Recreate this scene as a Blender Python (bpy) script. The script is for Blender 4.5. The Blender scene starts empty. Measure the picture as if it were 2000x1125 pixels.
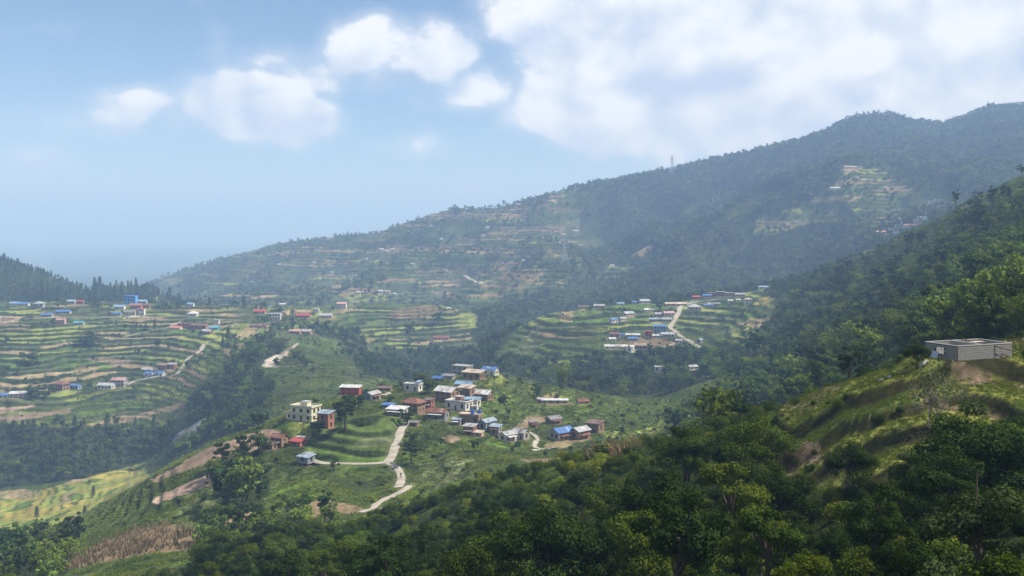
import bpy, math, random
import numpy as np

R = math.radians
sc = bpy.context.scene
F = 2000 * 35.0 / 36.0          # focal length in photo pixels
CX, HY = 1000.0, 450.0          # photo column straight ahead, photo row of the level horizon

# ---------------------------------------------------------------- camera
cam_d = bpy.data.cameras.new('camera')
cam = bpy.data.objects.new('camera', cam_d)
sc.collection.objects.link(cam)
cam.location = (0, 0, 0)
cam.rotation_euler = (R(90), 0, 0)
cam_d.lens = 35
cam_d.sensor_width = 36
cam_d.shift_y = -(562.5 - HY) / 2000.0
cam_d.clip_start = 0.5
cam_d.clip_end = 80000
sc.camera = cam

# ---------------------------------------------------------------- light
SUN_AZ, SUN_EL = 90.0, 50.0     # degrees right of the view direction, degrees up
sd = bpy.data.lights.new('sun', 'SUN')
sd.energy = 5.0
sd.angle = R(0.53)
sd.color = (1.0, 0.945, 0.85)
sun = bpy.data.objects.new('sun', sd)
sc.collection.objects.link(sun)
sun.rotation_euler = (R(90 - SUN_EL), 0, R(-SUN_AZ + 180))

sc.view_settings.view_transform = 'Standard'
sc.view_settings.look = 'None'
sc.view_settings.exposure = 0.6
sc.view_settings.gamma = 1.0
cy = sc.cycles
cy.max_bounces = 3
cy.diffuse_bounces = 2
cy.glossy_bounces = 1
cy.transmission_bounces = 2
cy.volume_bounces = 1
cy.transparent_max_bounces = 4
cy.use_adaptive_sampling = True
cy.adaptive_threshold = 0.02
cy.use_denoising = True
cy.caustics_reflective = False
cy.caustics_refractive = False


class NT:
    """small helper around a node tree"""
    def __init__(s, tree):
        s.t = tree
        s.n = tree.nodes
        s.l = tree.links

    def new(s, typ, **kw):
        n = s.n.new(typ)
        for k, v in kw.items():
            setattr(n, k, v)
        return n

    def put(s, sock, v):
        if hasattr(v, 'is_linked') or hasattr(v, 'links'):
            s.l.new(v, sock)
        else:
            sock.default_value = v

    def m(s, op, a, b=0.0, c=0.0, clamp=False):
        n = s.n.new('ShaderNodeMath')
        n.operation = op
        n.use_clamp = clamp
        s.put(n.inputs[0], a)
        s.put(n.inputs[1], b)
        s.put(n.inputs[2], c)
        return n.outputs[0]

    def mixc(s, f, a, b, mode='MIX'):
        n = s.n.new('ShaderNodeMix')
        n.data_type = 'RGBA'
        n.blend_type = mode
        s.put(n.inputs[0], f)
        s.put(n.inputs[6], a if not isinstance(a, tuple) else (*a[:3], 1))
        s.put(n.inputs[7], b if not isinstance(b, tuple) else (*b[:3], 1))
        return n.outputs[2]

    def noise(s, vec, scale, detail=3.0, rough=0.55, flat=False):
        n = s.n.new('ShaderNodeTexNoise')
        if flat: n.noise_dimensions = '2D'
        n.inputs['Scale'].default_value = scale
        n.inputs['Detail'].default_value = detail
        n.inputs['Roughness'].default_value = rough
        if vec is not None:
            s.l.new(vec, n.inputs['Vector'])
        return n.outputs[0]

    def ramp(s, f, lo, hi):
        n = s.n.new('ShaderNodeMapRange')
        n.interpolation_type = 'SMOOTHSTEP'
        s.put(n.inputs[0], f)
        n.inputs[1].default_value = lo
        n.inputs[2].default_value = hi
        return n.outputs[0]


# ---------------------------------------------------------------- sky with cumulus
world = bpy.data.worlds.new('World')
sc.world = world
world.use_nodes = True
w = NT(world.node_tree)
w.n.clear()
out = w.new('ShaderNodeOutputWorld')
sky = w.new('ShaderNodeTexSky', sky_type='NISHITA')
sky.sun_disc = False
sky.sun_elevation = R(SUN_EL)
sky.sun_rotation = R(SUN_AZ)
sky.altitude = 1400
sky.air_density = 1.0
sky.dust_density = 0.7
sky.ozone_density = 2.5
bg_sky = w.new('ShaderNodeBackground')
w.l.new(sky.outputs[0], bg_sky.inputs[0])
bg_sky.inputs[1].default_value = 0.09
tc = w.new('ShaderNodeTexCoord')
sep = w.new('ShaderNodeSeparateXYZ')
w.l.new(tc.outputs['Generated'], sep.inputs[0])
az = w.m('ARCTAN2', sep.outputs[0], sep.outputs[1])
el = w.m('ARCSINE', sep.outputs[2])
# cloud space: azimuth and elevation, with noise that billows
cv = w.new('ShaderNodeCombineXYZ')
w.l.new(az, cv.inputs[0])
w.l.new(w.m('MULTIPLY', el, 1.25), cv.inputs[1])


def billow(vec):
    """rounded heaps inside rounded heaps"""
    f = w.noise(vec, 7.5, 10.0, 0.66, True)
    wp = w.new('ShaderNodeVectorMath', operation='MULTIPLY_ADD')
    nz = w.new('ShaderNodeTexNoise', noise_dimensions='2D')
    nz.inputs['Scale'].default_value = 9.0
    nz.inputs['Detail'].default_value = 3.0
    w.l.new(vec, nz.inputs['Vector'])
    w.l.new(nz.outputs['Color'], wp.inputs[0])
    wp.inputs[1].default_value = (0.07, 0.07, 0.07)
    w.l.new(vec, wp.inputs[2])
    vo = w.new('ShaderNodeTexVoronoi', feature='SMOOTH_F1', voronoi_dimensions='2D')
    vo.inputs['Scale'].default_value = 13.0
    vo.inputs['Detail'].default_value = 1.0
    vo.inputs['Smoothness'].default_value = 0.6
    w.l.new(wp.outputs[0], vo.inputs['Vector'])
    return w.m('ADD', w.m('MULTIPLY', f, 0.72), w.m('MULTIPLY', w.m('SUBTRACT', 0.85, vo.outputs['Distance']), 0.30))


n1 = billow(cv.outputs[0])
off = w.new('ShaderNodeVectorMath', operation='ADD')
w.l.new(cv.outputs[0], off.inputs[0])
off.inputs[1].default_value = (0.012, 0.040, 0.0)     # towards the sun
n2 = billow(off.outputs[0])
nbig = w.noise(cv.outputs[0], 1.7, 3.0, 0.5, True)
CLOUDS = [  # column, row, half width, half height, weight
    (1165, 60, 170, 110, 1.25), (1185, 190, 150, 105, 1.3), (1400, 120, 260, 160, 1.35), (1650, 70, 400, 170, 1.5),
    (1900, 100, 380, 150, 1.45), (2250, 60, 400, 240, 1.3), (790, 105, 140, 75, 0.82), (900, 165, 150, 44, 0.62), (600, 135, 120, 50, 0.42),
    (480, 210, 120, 62, 1.05), (580, 240, 80, 46, 0.9), (270, 225, 170, 50, 0.66), (110, 312, 90, 26, 0.34),
    (820, 288, 90, 22, 0.32), (1350, -90, 420, 120, 0.95), (-500, 150, 330, 110, 0.95), (-900, 40, 300, 160, 1.0)]
field = None
for (px, py, rx, ry, wt) in CLOUDS:
    u = (px - CX) / F
    a0 = math.atan(u)
    e0 = math.atan((HY - py) / F * math.cos(a0))
    ra, re = rx / F * math.cos(a0) ** 2, ry / F * math.cos(a0)
    dx = w.m('MULTIPLY', w.m('SUBTRACT', az, a0), 1 / ra)
    dy = w.m('MULTIPLY', w.m('SUBTRACT', el, e0), 1 / re)
    q = w.m('ADD', w.m('MULTIPLY', dx, dx), w.m('MULTIPLY', dy, dy))
    g = w.m('MULTIPLY', w.m('EXPONENT', w.m('MULTIPLY', w.m('MULTIPLY', q, q), -0.42)), wt)
    field = g if field is None else w.m('MAXIMUM', field, g)
# the same kind of cloud all round the sky, away from this view
away = w.ramp(w.m('ABSOLUTE', az), 0.85, 1.3)
high = w.ramp(el, 0.30, 0.55)
other = w.m('MULTIPLY', w.m('MAXIMUM', away, high), w.ramp(nbig, 0.42, 0.66))
field = w.m('MAXIMUM', field, w.m('MULTIPLY', other, 0.95))
dens_raw = w.m('ADD', field, w.m('MULTIPLY', w.m('SUBTRACT', n1, 0.46), 1.55))
core = w.ramp(dens_raw, 0.44, 0.68)
veil = w.ramp(dens_raw, 0.0, 0.70)
dens = w.m('MULTIPLY', w.m('ADD', w.m('MULTIPLY', core, 0.52), w.m('MULTIPLY', veil, 0.42)), w.ramp(el, 0.0, 0.04))
lit = w.m('ADD', w.m('MULTIPLY', w.m('SUBTRACT', n1, n2), 2.6), 0.60, clamp=True)
ccol = w.mixc(lit, (0.58, 0.67, 0.83), (1.0, 1.0, 1.0))
bg_c = w.new('ShaderNodeBackground')
w.l.new(ccol, bg_c.inputs[0])
bg_c.inputs[1].default_value = 0.74
mx = w.new('ShaderNodeMixShader')
w.l.new(dens, mx.inputs[0])
w.l.new(bg_sky.outputs[0], mx.inputs[1])
w.l.new(bg_c.outputs[0], mx.inputs[2])
w.l.new(mx.outputs[0], out.inputs[0])
world.cycles.sampling_method = 'MANUAL'
world.cycles.sample_map_resolution = 512

# ---------------------------------------------------------------- naming and tagging
COL = sc.collection


def tag(o, label=None, cat=None, group=None, kind=None):
    if label: o['label'] = label
    if cat: o['category'] = cat
    if group: o['group'] = group
    if kind: o['kind'] = kind
    return o


def empty(name, loc, rz=0.0, scale=1.0):
    o = bpy.data.objects.new(name, None)
    COL.objects.link(o)
    o.location = loc
    o.rotation_euler = (0, 0, rz)
    o.scale = (scale, scale, scale) if not isinstance(scale, tuple) else scale
    o.empty_display_size = 0.3
    return o


def link(name, me, parent=None, mat=None):
    o = bpy.data.objects.new(name, me)
    COL.objects.link(o)
    if parent is not None: o.parent = parent
    if mat is not None and len(me.materials) == 0: me.materials.append(mat)
    return o


class MB:
    """collects boxes, prisms and bars, then becomes ONE mesh"""
    def __init__(s):
        s.v = []
        s.f = []

    def quad(s, a, b, c, d):
        i = len(s.v)
        s.v += [a, b, c, d]
        s.f.append((i, i + 1, i + 2, i + 3))

    def hexa(s, lo, hi):
        """eight corners: four of the bottom, four of the top, both counter-clockwise"""
        i = len(s.v)
        s.v += list(lo) + list(hi)
        s.f += [(i + 3, i + 2, i + 1, i), (i + 4, i + 5, i + 6, i + 7)]
        for k in range(4):
            j = (k + 1) % 4
            s.f.append((i + k, i + j, i + 4 + j, i + 4 + k))
        return s

    def box(s, x0, x1, y0, y1, z0, z1):
        return s.hexa([(x0, y0, z0), (x1, y0, z0), (x1, y1, z0), (x0, y1, z0)],
                      [(x0, y0, z1), (x1, y0, z1), (x1, y1, z1), (x0, y1, z1)])

    def prism(s, poly, axis, a, b):
        """polygon of (u, z) pushed along x or y from a to b"""
        i = len(s.v)
        n = len(poly)
        for t in (a, b):
            for (u, z) in poly:
                s.v.append((t, u, z) if axis == 'x' else (u, t, z))
        s.f.append(tuple(range(i, i + n))[::-1])
        s.f.append(tuple(range(i + n, i + 2 * n)))
        for k in range(n):
            j = (k + 1) % n
            s.f.append((i + k, i + j, i + n + j, i + n + k))
        return s

    def bar(s, p, q, r0, r1=None, sides=4):
        r1 = r0 if r1 is None else r1
        p = np.array(p, float); q = np.array(q, float)
        d = q - p
        L = np.linalg.norm(d)
        if L < 1e-6: return s
        d /= L
        a = np.cross(d, (0, 0, 1.0) if abs(d[2]) < .9 else (1.0, 0, 0)); a /= np.linalg.norm(a)
        b = np.cross(d, a)
        i = len(s.v)
        for (c, r) in ((p, r0), (q, r1)):
            for k in range(sides):
                t = 2 * math.pi * (k + .5) / sides
                s.v.append(tuple(c + r * (math.cos(t) * a + math.sin(t) * b)))
        for k in range(sides):
            j = (k + 1) % sides
            s.f.append((i + k, i + j, i + sides + j, i + sides + k))
        s.f.append(tuple(range(i, i + sides))[::-1])
        s.f.append(tuple(range(i + sides, i + 2 * sides)))
        return s

    def mesh(s, name):
        me = bpy.data.meshes.new(name)
        me.from_pydata(s.v, [], s.f)
        me.update()
        return me

    def build(s, name, mat, parent=None):
        return link(name, s.mesh(name), parent, mat)


# ---------------------------------------------------------------- materials
def new_mat(name):
    m = bpy.data.materials.new(name)
    m.use_nodes = True
    t = NT(m.node_tree)
    t.n.clear()
    o = t.new('ShaderNodeOutputMaterial')
    return m, t, o


def pos_of(t):
    return t.new('ShaderNodeNewGeometry').outputs['Position']


_cache = {}


def painted(col, rough=0.85, stain=0.35, scale=0.9, name='painted_wall'):
    key = ('p', col, rough, stain, scale)
    if key in _cache: return _cache[key]
    m, t, o = new_mat(name)
    p = pos_of(t)
    a = t.noise(p, scale, 5.0, 0.62)
    b = t.noise(p, scale * 6, 3.0, 0.6)
    f = t.m('MULTIPLY', t.ramp(a, 0.35, 0.75), stain)
    dirt = tuple(c * 0.45 + k for c, k in zip(col, (0.02, 0.015, 0.01)))
    c1 = t.mixc(f, tuple(col), dirt)
    c2 = t.mixc(t.m('MULTIPLY', t.ramp(b, 0.4, 0.7), 0.22), c1, tuple(c * 0.7 for c in col))
    bs = t.new('ShaderNodeBsdfPrincipled')
    t.l.new(c2, bs.inputs['Base Color'])
    bs.inputs['Roughness'].default_value = rough
    bs.inputs['Specular IOR Level'].default_value = 0.25
    t.l.new(bs.outputs[0], o.inputs[0])
    _cache[key] = m
    return m


def sheet(col, rust=0.3, rough=0.45, metal=0.0, name='corrugated_sheet'):
    """corrugated iron roofing: sheet to sheet variation, rust and a rippled bump"""
    key = ('s', col, rust, rough)
    if key in _cache: return _cache[key]
    m, t, o = new_mat(name)
    tcn = t.new('ShaderNodeTexCoord')
    p = tcn.outputs['Object']
    g = pos_of(t)
    a = t.noise(g, 0.55, 5.0, 0.65)
    b = t.noise(g, 2.6, 4.0, 0.6)
    sx = t.new('ShaderNodeSeparateXYZ')
    t.l.new(p, sx.inputs[0])
    strip = t.new('ShaderNodeTexWhiteNoise', noise_dimensions='2D')
    cmb = t.new('ShaderNodeCombineXYZ')
    t.l.new(t.m('FLOOR', t.m('MULTIPLY', sx.outputs[0], 1.15)), cmb.inputs[0])
    t.l.new(t.m('FLOOR', t.m('MULTIPLY', sx.outputs[1], 0.34)), cmb.inputs[1])
    t.l.new(cmb.outputs[0], strip.inputs[0])
    c0 = t.mixc(t.m('MULTIPLY', strip.outputs[0], 0.5), tuple(col), tuple(c * 0.55 for c in col))
    c1 = t.mixc(t.m('MULTIPLY', t.ramp(a, 0.62 - 0.3 * rust, 0.86 - 0.3 * rust), min(1, rust * 1.5)), c0, (0.15, 0.062, 0.032))
    c2 = t.mixc(t.m('MULTIPLY', t.ramp(b, 0.5, 0.75), 0.3), c1, tuple(c * 0.6 for c in col))
    bs = t.new('ShaderNodeBsdfPrincipled')
    t.l.new(c2, bs.inputs['Base Color'])
    bs.inputs['Roughness'].default_value = rough
    bs.inputs['Metallic'].default_value = metal
    bs.inputs['Specular IOR Level'].default_value = 0.35
    wv = t.new('ShaderNodeTexWave')
    wv.inputs['Scale'].default_value = 1.6
    t.l.new(p, wv.inputs['Vector'])
    bp = t.new('ShaderNodeBump')
    bp.inputs['Strength'].default_value = 0.35
    bp.inputs['Distance'].default_value = 0.05
    t.l.new(wv.outputs['Fac'], bp.inputs['Height'])
    t.l.new(bp.outputs[0], bs.inputs['Normal'])
    t.l.new(bs.outputs[0], o.inputs[0])
    _cache[key] = m
    return m


def leafy(name, dark, light, yellow=None, trans=0.20, hue=0.25):
    """foliage: tint differs from leaf to leaf and tree to tree"""
    m, t, o = new_mat(name)
    at = t.new('ShaderNodeAttribute', attribute_name='tint')
    oi = t.new('ShaderNodeObjectInfo')
    c = t.mixc(at.outputs['Fac'], dark, light)
    warm = tuple(x * k for x, k in zip(light, (1.35, 0.98, 0.55)))
    c = t.mixc(t.m('MULTIPLY', oi.outputs['Random'], hue * 2), c, warm)
    rnd2 = t.m('FRACT', t.m('MULTIPLY', oi.outputs['Random'], 7.31))
    sc_ = t.m('ADD', t.m('MULTIPLY', rnd2, 0.55), 0.55)
    stand = t.noise(oi.outputs['Location'], 0.013, 2.0, 0.6)      # stands of one kind of tree
    sc_ = t.m('ADD', sc_, t.m('MULTIPLY', t.ramp(stand, 0.38, 0.62), 0.55))
    vm = t.new('ShaderNodeVectorMath', operation='SCALE')
    t.l.new(c, vm.inputs[0])
    t.l.new(sc_, vm.inputs['Scale'])
    d = t.new('ShaderNodeBsdfDiffuse')
    t.l.new(vm.outputs[0], d.inputs[0])
    tr = t.new('ShaderNodeBsdfTranslucent')
    vm2 = t.new('ShaderNodeVectorMath', operation='MULTIPLY')
    t.l.new(vm.outputs[0], vm2.inputs[0])
    vm2.inputs[1].default_value = (1.35, 1.35, 0.6)
    t.l.new(vm2.outputs[0], tr.inputs[0])
    mx = t.new('ShaderNodeMixShader')
    mx.inputs[0].default_value = trans
    t.l.new(d.outputs[0], mx.inputs[1])
    t.l.new(tr.outputs[0], mx.inputs[2])
    t.l.new(mx.outputs[0], o.inputs[0])
    return m


LEAF = leafy('broad_leaf', (0.030, 0.060, 0.018), (0.095, 0.150, 0.036))
LEAF_DARK = leafy('dark_leaf', (0.018, 0.040, 0.016), (0.056, 0.096, 0.030), hue=0.12)
LEAF_LIGHT = leafy('light_leaf', (0.055, 0.105, 0.022), (0.150, 0.220, 0.045), hue=0.25)
LEAF_YEL = leafy('yellow_green_leaf', (0.06, 0.10, 0.018), (0.19, 0.23, 0.040), hue=0.2)
LEAF_GREY = leafy('grey_green_leaf', (0.045, 0.070, 0.032), (0.120, 0.150, 0.072), hue=0.2)
PINE = leafy('pine_needle', (0.026, 0.056, 0.022), (0.085, 0.135, 0.042), hue=0.12, trans=0.15)
NLEAF_SHADED = leafy('near_leaf_shaded', (0.018, 0.038, 0.009), (0.085, 0.135, 0.024), hue=0.25)  # near slope set: cloud shade over the foreground put into darker leaf colours
NLEAF_DARK_SHADED = leafy('near_dark_leaf_shaded', (0.009, 0.022, 0.007), (0.042, 0.076, 0.019), hue=0.10)
NLEAF_LIGHT_SHADED = leafy('near_light_leaf_shaded', (0.022, 0.048, 0.009), (0.105, 0.155, 0.024), hue=0.2)
NLEAF_GREY_SHADED = leafy('near_grey_leaf_shaded', (0.024, 0.044, 0.017), (0.085, 0.118, 0.048), hue=0.05)
FLEAF = leafy('far_leaf', (0.046, 0.082, 0.028), (0.140, 0.195, 0.060))
FLEAF_LIGHT = leafy('far_light_leaf', (0.060, 0.095, 0.030), (0.165, 0.210, 0.070))
GRASS = leafy('grass_blade', (0.058, 0.096, 0.020), (0.150, 0.190, 0.044), hue=0.15)
STRAW = leafy('dry_maize_leaf', (0.085, 0.070, 0.042), (0.27, 0.21, 0.135), hue=0.05)
BARK = painted((0.085, 0.066, 0.05), 0.95, 0.5, 3.0, 'bark')
BARK_PALE = painted((0.30, 0.26, 0.21), 0.95, 0.4, 3.0, 'pale_bark')
TWIG = painted((0.14, 0.105, 0.095), 0.95, 0.4, 3.0, 'bare_twig')
DARK = painted((0.018, 0.018, 0.02), 0.35, 0.1, 1.0, 'window_pane')
WOOD = painted((0.11, 0.065, 0.04), 0.8, 0.4, 2.0, 'timber')
CONC = painted((0.33, 0.32, 0.30), 0.9, 0.45, 0.8, 'concrete')
# ================================================================ THE LAND
_rs = np.random.RandomState(7)
_perm = _rs.permutation(256)
_perm = np.concatenate([_perm, _perm, _perm])
_gr = _rs.uniform(0, 2 * np.pi, 256)
_gx, _gy = np.cos(_gr), np.sin(_gr)


def perlin(x, y):
    xi = np.floor(x).astype(np.int64); yi = np.floor(y).astype(np.int64)
    xf = x - xi; yf = y - yi
    u = xf * xf * xf * (xf * (xf * 6 - 15) + 10); v = yf * yf * yf * (yf * (yf * 6 - 15) + 10)

    def g(ix, iy, fx, fy):
        h = _perm[_perm[ix & 255] + (iy & 255)]
        return _gx[h] * fx + _gy[h] * fy
    a = g(xi, yi, xf, yf); b = g(xi + 1, yi, xf - 1, yf)
    c = g(xi, yi + 1, xf, yf - 1); d = g(xi + 1, yi + 1, xf - 1, yf - 1)
    return (a + u * (b - a)) + v * ((c + u * (d - c)) - (a + u * (b - a)))


def fbm(x, y, o=4, lac=2.03, gain=0.5):
    s = np.zeros_like(x); a = 1.0
    for k in range(o):
        s += a * perlin(x + 17.3 * k, y - 9.1 * k)
        x = x * lac; y = y * lac; a *= gain
    return s


def hash01(a, b, c=0):
    h = (a.astype(np.int64) * 73856093) ^ (b.astype(np.int64) * 19349663) ^ (np.int64(c) * 83492791)
    h = (h ^ (h >> 13)) * 1274126177
    h = h ^ (h >> 16)
    return (h & 0xFFFF) / 65535.0


# surveyed profiles: bearing (photo column) -> distance, line of sight (photo row)
PROF = {
 -250: [(3,1500),(10,1450),(30,1450),(80,1420),(150,1290),(220,1180),(300,1120),(360,1095),(420,1110),(520,1050),(600,1000),(680,930),(730,840),(780,780),(850,715),(920,660),(1000,620),(1090,595),(1150,590),(1250,560),(1420,440),(1600,520),(2200,620),(4000,565),(9000,500)],
 0: [(3,1500),(10,1450),(30,1450),(80,1400),(150,1260),(220,1155),(300,1090),(360,1064),(420,1085),(520,1035),(600,988),(640,958),(690,900),(725,828),(760,776),(830,717),(900,668),(960,632),(1050,602),(1120,588),(1200,594),(1280,572),(1400,500),(1560,570),(2000,640),(4000,565),(9000,500)],
 150: [(30,1430),(80,1360),(150,1230),(220,1130),(270,1085),(330,1045),(385,1008),(440,1030),(540,1004),(600,970),(650,934),(695,888),(730,818),(780,766),(830,727),(880,697),(950,645),(1040,608),(1120,589),(1220,593),(1300,588),(1420,560),(1600,600),(2500,600),(4000,565),(9000,500)],
 300: [(30,1420),(80,1330),(150,1200),(220,1105),(280,1040),(320,985),(350,938),(364,930),(405,955),(520,955),(600,930),(680,900),(715,862),(745,820),(790,776),(840,732),(900,692),(960,655),(1040,617),(1120,592),(1250,602),(1450,590),(1600,595),(2200,590),(3000,556),(4000,565),(9000,500)],
 450: [(30,1410),(80,1310),(150,1170),(220,1080),(280,1000),(325,930),(350,884),(368,862),(405,885),(500,878),(600,822),(680,768),(760,718),(850,682),(950,648),(1050,614),(1120,599),(1250,606),(1500,600),(2000,570),(2600,510),(3000,540),(4500,560)],
 600: [(30,1400),(80,1270),(150,1130),(200,1060),(250,1000),(300,937),(325,910),(336,893),(348,860),(359,828),(376,810),(390,803),(440,818),(530,800),(600,775),(680,738),(760,710),(850,682),(950,656),(1050,630),(1150,606),(1250,598),(1400,606),(1600,590),(2000,530),(2400,470),(2800,510),(4500,560)],
 680: [(150,1115),(185,1050),(230,1010),(280,960),(310,922),(320,906),(328,886),(336,862),(344,842),(360,820),(385,796),(410,776),(425,768),(480,786),(560,780),(650,760),(740,728),(850,700),(950,672),(1050,645),(1150,612),(1230,598),(1350,606),(1500,595)],
 750: [(30,1390),(80,1220),(120,1140),(160,1070),(190,1010),(220,1014),(270,977),(300,937),(320,906),(329,886),(339,858),(352,830),(375,808),(400,788),(425,769),(445,759),(500,778),(600,772),(660,765),(720,748),(800,730),(900,712),(980,692),(1050,662),(1150,624),(1240,592),(1350,604),(1500,585),(1700,545),(2000,490),(2300,447),(2700,490),(4500,560)],
 850: [(30,1380),(80,1190),(120,1110),(150,1050),(178,984),(210,992),(250,964),(300,925),(340,873),(365,841),(385,816),(405,792),(430,763),(455,745),(480,737),(540,764),(640,762),(750,752),(850,734),(950,708),(1020,682),(1100,647),(1180,614),(1230,594),(1320,606),(1450,590),(1700,530),(2000,465),(2250,424),(2700,470)],
 950: [(30,1370),(60,1240),(100,1140),(140,1030),(165,952),(200,962),(250,945),(300,912),(340,881),(370,851),(395,824),(420,795),(445,766),(470,741),(490,731),(550,754),(650,756),(720,742),(800,708),(850,684),(900,672),(960,672),(1030,680),(1140,640),(1220,610),(1350,616),(1450,585),(1600,535),(1900,470),(2200,410),(2600,455),(4500,560)],
 1050: [(30,1360),(60,1220),(100,1120),(130,1010),(155,930),(200,937),(260,925),(320,900),(370,871),(405,846),(440,815),(465,787),(490,764),(520,751),(580,756),(650,754),(700,737),(750,714),(800,686),(850,657),(900,632),(940,617),(1000,637),(1150,640),(1300,600),(1450,560),(1700,490),(1850,468),(2150,388),(2500,435)],
 1150: [(30,1350),(50,1230),(90,1110),(120,985),(145,906),(200,912),(280,905),(350,881),(385,863),(415,841),(450,809),(485,786),(530,766),(600,758),(650,751),(700,730),(760,692),(800,669),(850,641),(920,613),(980,599),(1050,626),(1150,626),(1300,585),(1450,545),(1650,480),(1760,490),(1900,448),(2130,367),(2500,415),(4500,560)],
 1250: [(25,1350),(45,1240),(80,1110),(110,970),(135,886),(180,900),(260,900),(330,880),(400,851),(460,821),(520,796),(580,772),(640,748),(700,722),(760,695),(800,676),(840,656),(890,629),(940,606),(990,589),(1060,610),(1200,590),(1400,535),(1600,470),(1720,436),(1820,452),(1950,414),(2130,349),(2500,395)],
 1400: [(25,1340),(40,1250),(70,1110),(100,940),(120,852),(160,876),(230,880),(300,850),(380,810),(450,776),(520,747),(600,727),(680,702),(760,674),(850,637),(930,605),(1000,580),(1050,573),(1150,590),(1350,540),(1550,460),(1700,396),(1800,415),(1950,380),(2150,318),(2500,355),(4500,550)],
 1550: [(22,1350),(35,1260),(60,1120),(85,950),(105,792),(140,820),(200,830),(280,790),(350,751),(430,716),(520,686),(620,651),(720,616),(820,586),(920,556),(970,548),(1050,566),(1200,570),(1400,500),(1550,420),(1650,344),(1760,366),(1950,330),(2250,277),(2600,325)],
 1650: [(22,1340),(35,1240),(60,1080),(80,930),(95,780),(105,745),(140,770),(200,770),(260,730),(330,690),(420,650),(520,616),(640,576),(760,536),(850,508),(950,535),(1100,545),(1300,480),(1500,400),(1650,318),(1750,338),(1950,303),(2300,243),(2700,295),(4500,540)],
 1750: [(20,1350),(30,1250),(55,1080),(75,920),(95,730),(105,714),(140,735),(190,716),(250,686),(320,651),(400,611),(500,566),(620,515),(740,463),(850,490),(1000,500),(1200,455),(1350,430),(1500,380),(1700,330),(1900,300),(2300,241),(2800,290)],
 1850: [(20,1340),(30,1230),(50,1080),(70,940),(80,852),(88,776),(95,712),(98,702),(110,690),(140,692),(180,668),(230,640),(300,601),(400,546),(520,486),(680,418),(780,440),(950,455),(1150,425),(1300,400),(1500,355),(1700,325),(2000,280),(2300,247),(2800,290),(4500,540)],
 1950: [(80,815),(90,745),(97,704),(105,684)],
 2000: [(18,1350),(25,1250),(45,1080),(65,910),(80,796),(90,738),(100,690),(108,664),(130,645),(170,620),(230,571),(300,521),(400,456),(500,396),(600,340),(720,370),(900,400),(1200,400),(1400,370),(1700,310),(2000,255),(2250,213),(2800,265),(4500,540)],
 2250: [(18,1340),(25,1240),(60,900),(90,690),(130,600),(230,500),(400,380),(560,250),(700,300),(1200,380),(2200,180),(2800,240),(4500,540)],
 2800: [(20,1250),(60,900),(130,560),(300,380),(560,180),(900,300),(2200,170),(4500,500),(9000,495)],
 -900: [(5,1450),(30,1450),(150,1320),(360,1150),(600,980),(900,700),(1400,470),(2200,560),(4500,565),(9000,500)],
 1000.5: [(9000,500),(26000,467)], 1600.5: [(9000,500),(26000,467)], 0.5: [(26000,467)], 500.5: [(9000,500),(26000,467)], -899: [(26000,467)], 2799: [(26000,467)],
 # skylines and crests between the profiles
 560: [(2450,473)], 650: [(2350,464)], 800: [(2280,437)], 1000: [(2180,398)], 1480: [(2200,296)], 1590: [(2280,266)],
 1620: [(2300,250)], 1683: [(2320,226)], 1740: [(2310,236)], 1800: [(2320,232)], 1900: [(2280,226)],
 520: [(2500,488)], 400: [(2700,524)], 350: [(2850,542)],
 75: [(1400,528)], 225: [(1430,577)], 1480.5: [(1680,372)], 1300: [(1700,428)],
 1800.5: [(710,440)], 1700: [(800,486)], 1925: [(640,378)],
}
cp = np.array([(px, d, py) for px, L in PROF.items() for (d, py) in L], float)


def uv(px, d):
    return px / 260.0, np.log(d) * 3.4


def kern(r2):
    return np.sqrt(r2 + 0.12)


cu, cvv = uv(cp[:, 0], cp[:, 1])
A = kern((cu[:, None] - cu) ** 2 + (cvv[:, None] - cvv) ** 2)
A += np.eye(len(cp)) * -0.004
P = np.stack([np.ones_like(cu), cu, cvv], 1)
M = np.block([[A, P], [P.T, np.zeros((3, 3))]])
sol = np.linalg.solve(M, np.concatenate([cp[:, 2], np.zeros(3)]))


def smooth_rows(px, d):
    u, v = uv(px, d)
    o = np.zeros(u.size); uf = u.ravel(); vf = v.ravel()
    for i in range(0, uf.size, 20000):
        k = kern((uf[i:i + 20000, None] - cu) ** 2 + (vf[i:i + 20000, None] - cvv) ** 2)
        o[i:i + 20000] = k @ sol[:-3] + sol[-3] + sol[-2] * uf[i:i + 20000] + sol[-1] * vf[i:i + 20000]
    return o.reshape(u.shape)


cols = np.concatenate([np.arange(-1500, -120, 60.), np.arange(-120, 2120, 5.), np.arange(2120, 3500, 60.)])
rows = np.concatenate([np.geomspace(3, 40, 45, endpoint=False), np.geomspace(40, 300, 280, endpoint=False),
                       np.geomspace(300, 1280, 800, endpoint=False), np.geomspace(1280, 2700, 330, endpoint=False),
                       np.geomspace(2700, 26000, 56)])
NR, NC = len(rows), len(cols)
cc = cols[::3] if (NC - 1) % 3 == 0 else np.concatenate([cols[::3], cols[-1:]])
cr = rows[::5] if (NR - 1) % 5 == 0 else np.concatenate([rows[::5], rows[-1:]])
CPX, CD = np.meshgrid(cc, cr)
coarse = smooth_rows(CPX, CD)
tmp = np.empty((len(cr), NC))
for i in range(len(cr)): tmp[i] = np.interp(cols, cc, coarse[i])
PYS = np.empty((NR, NC))
lr, lcr = np.log(rows), np.log(cr)
for j in range(NC): PYS[:, j] = np.interp(lr, lcr, tmp[:, j])
PX, D = np.meshgrid(cols, rows)
X = D * (PX - CX) / F
Y = D.copy()
Z = -D * (PYS - HY) / F


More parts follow.
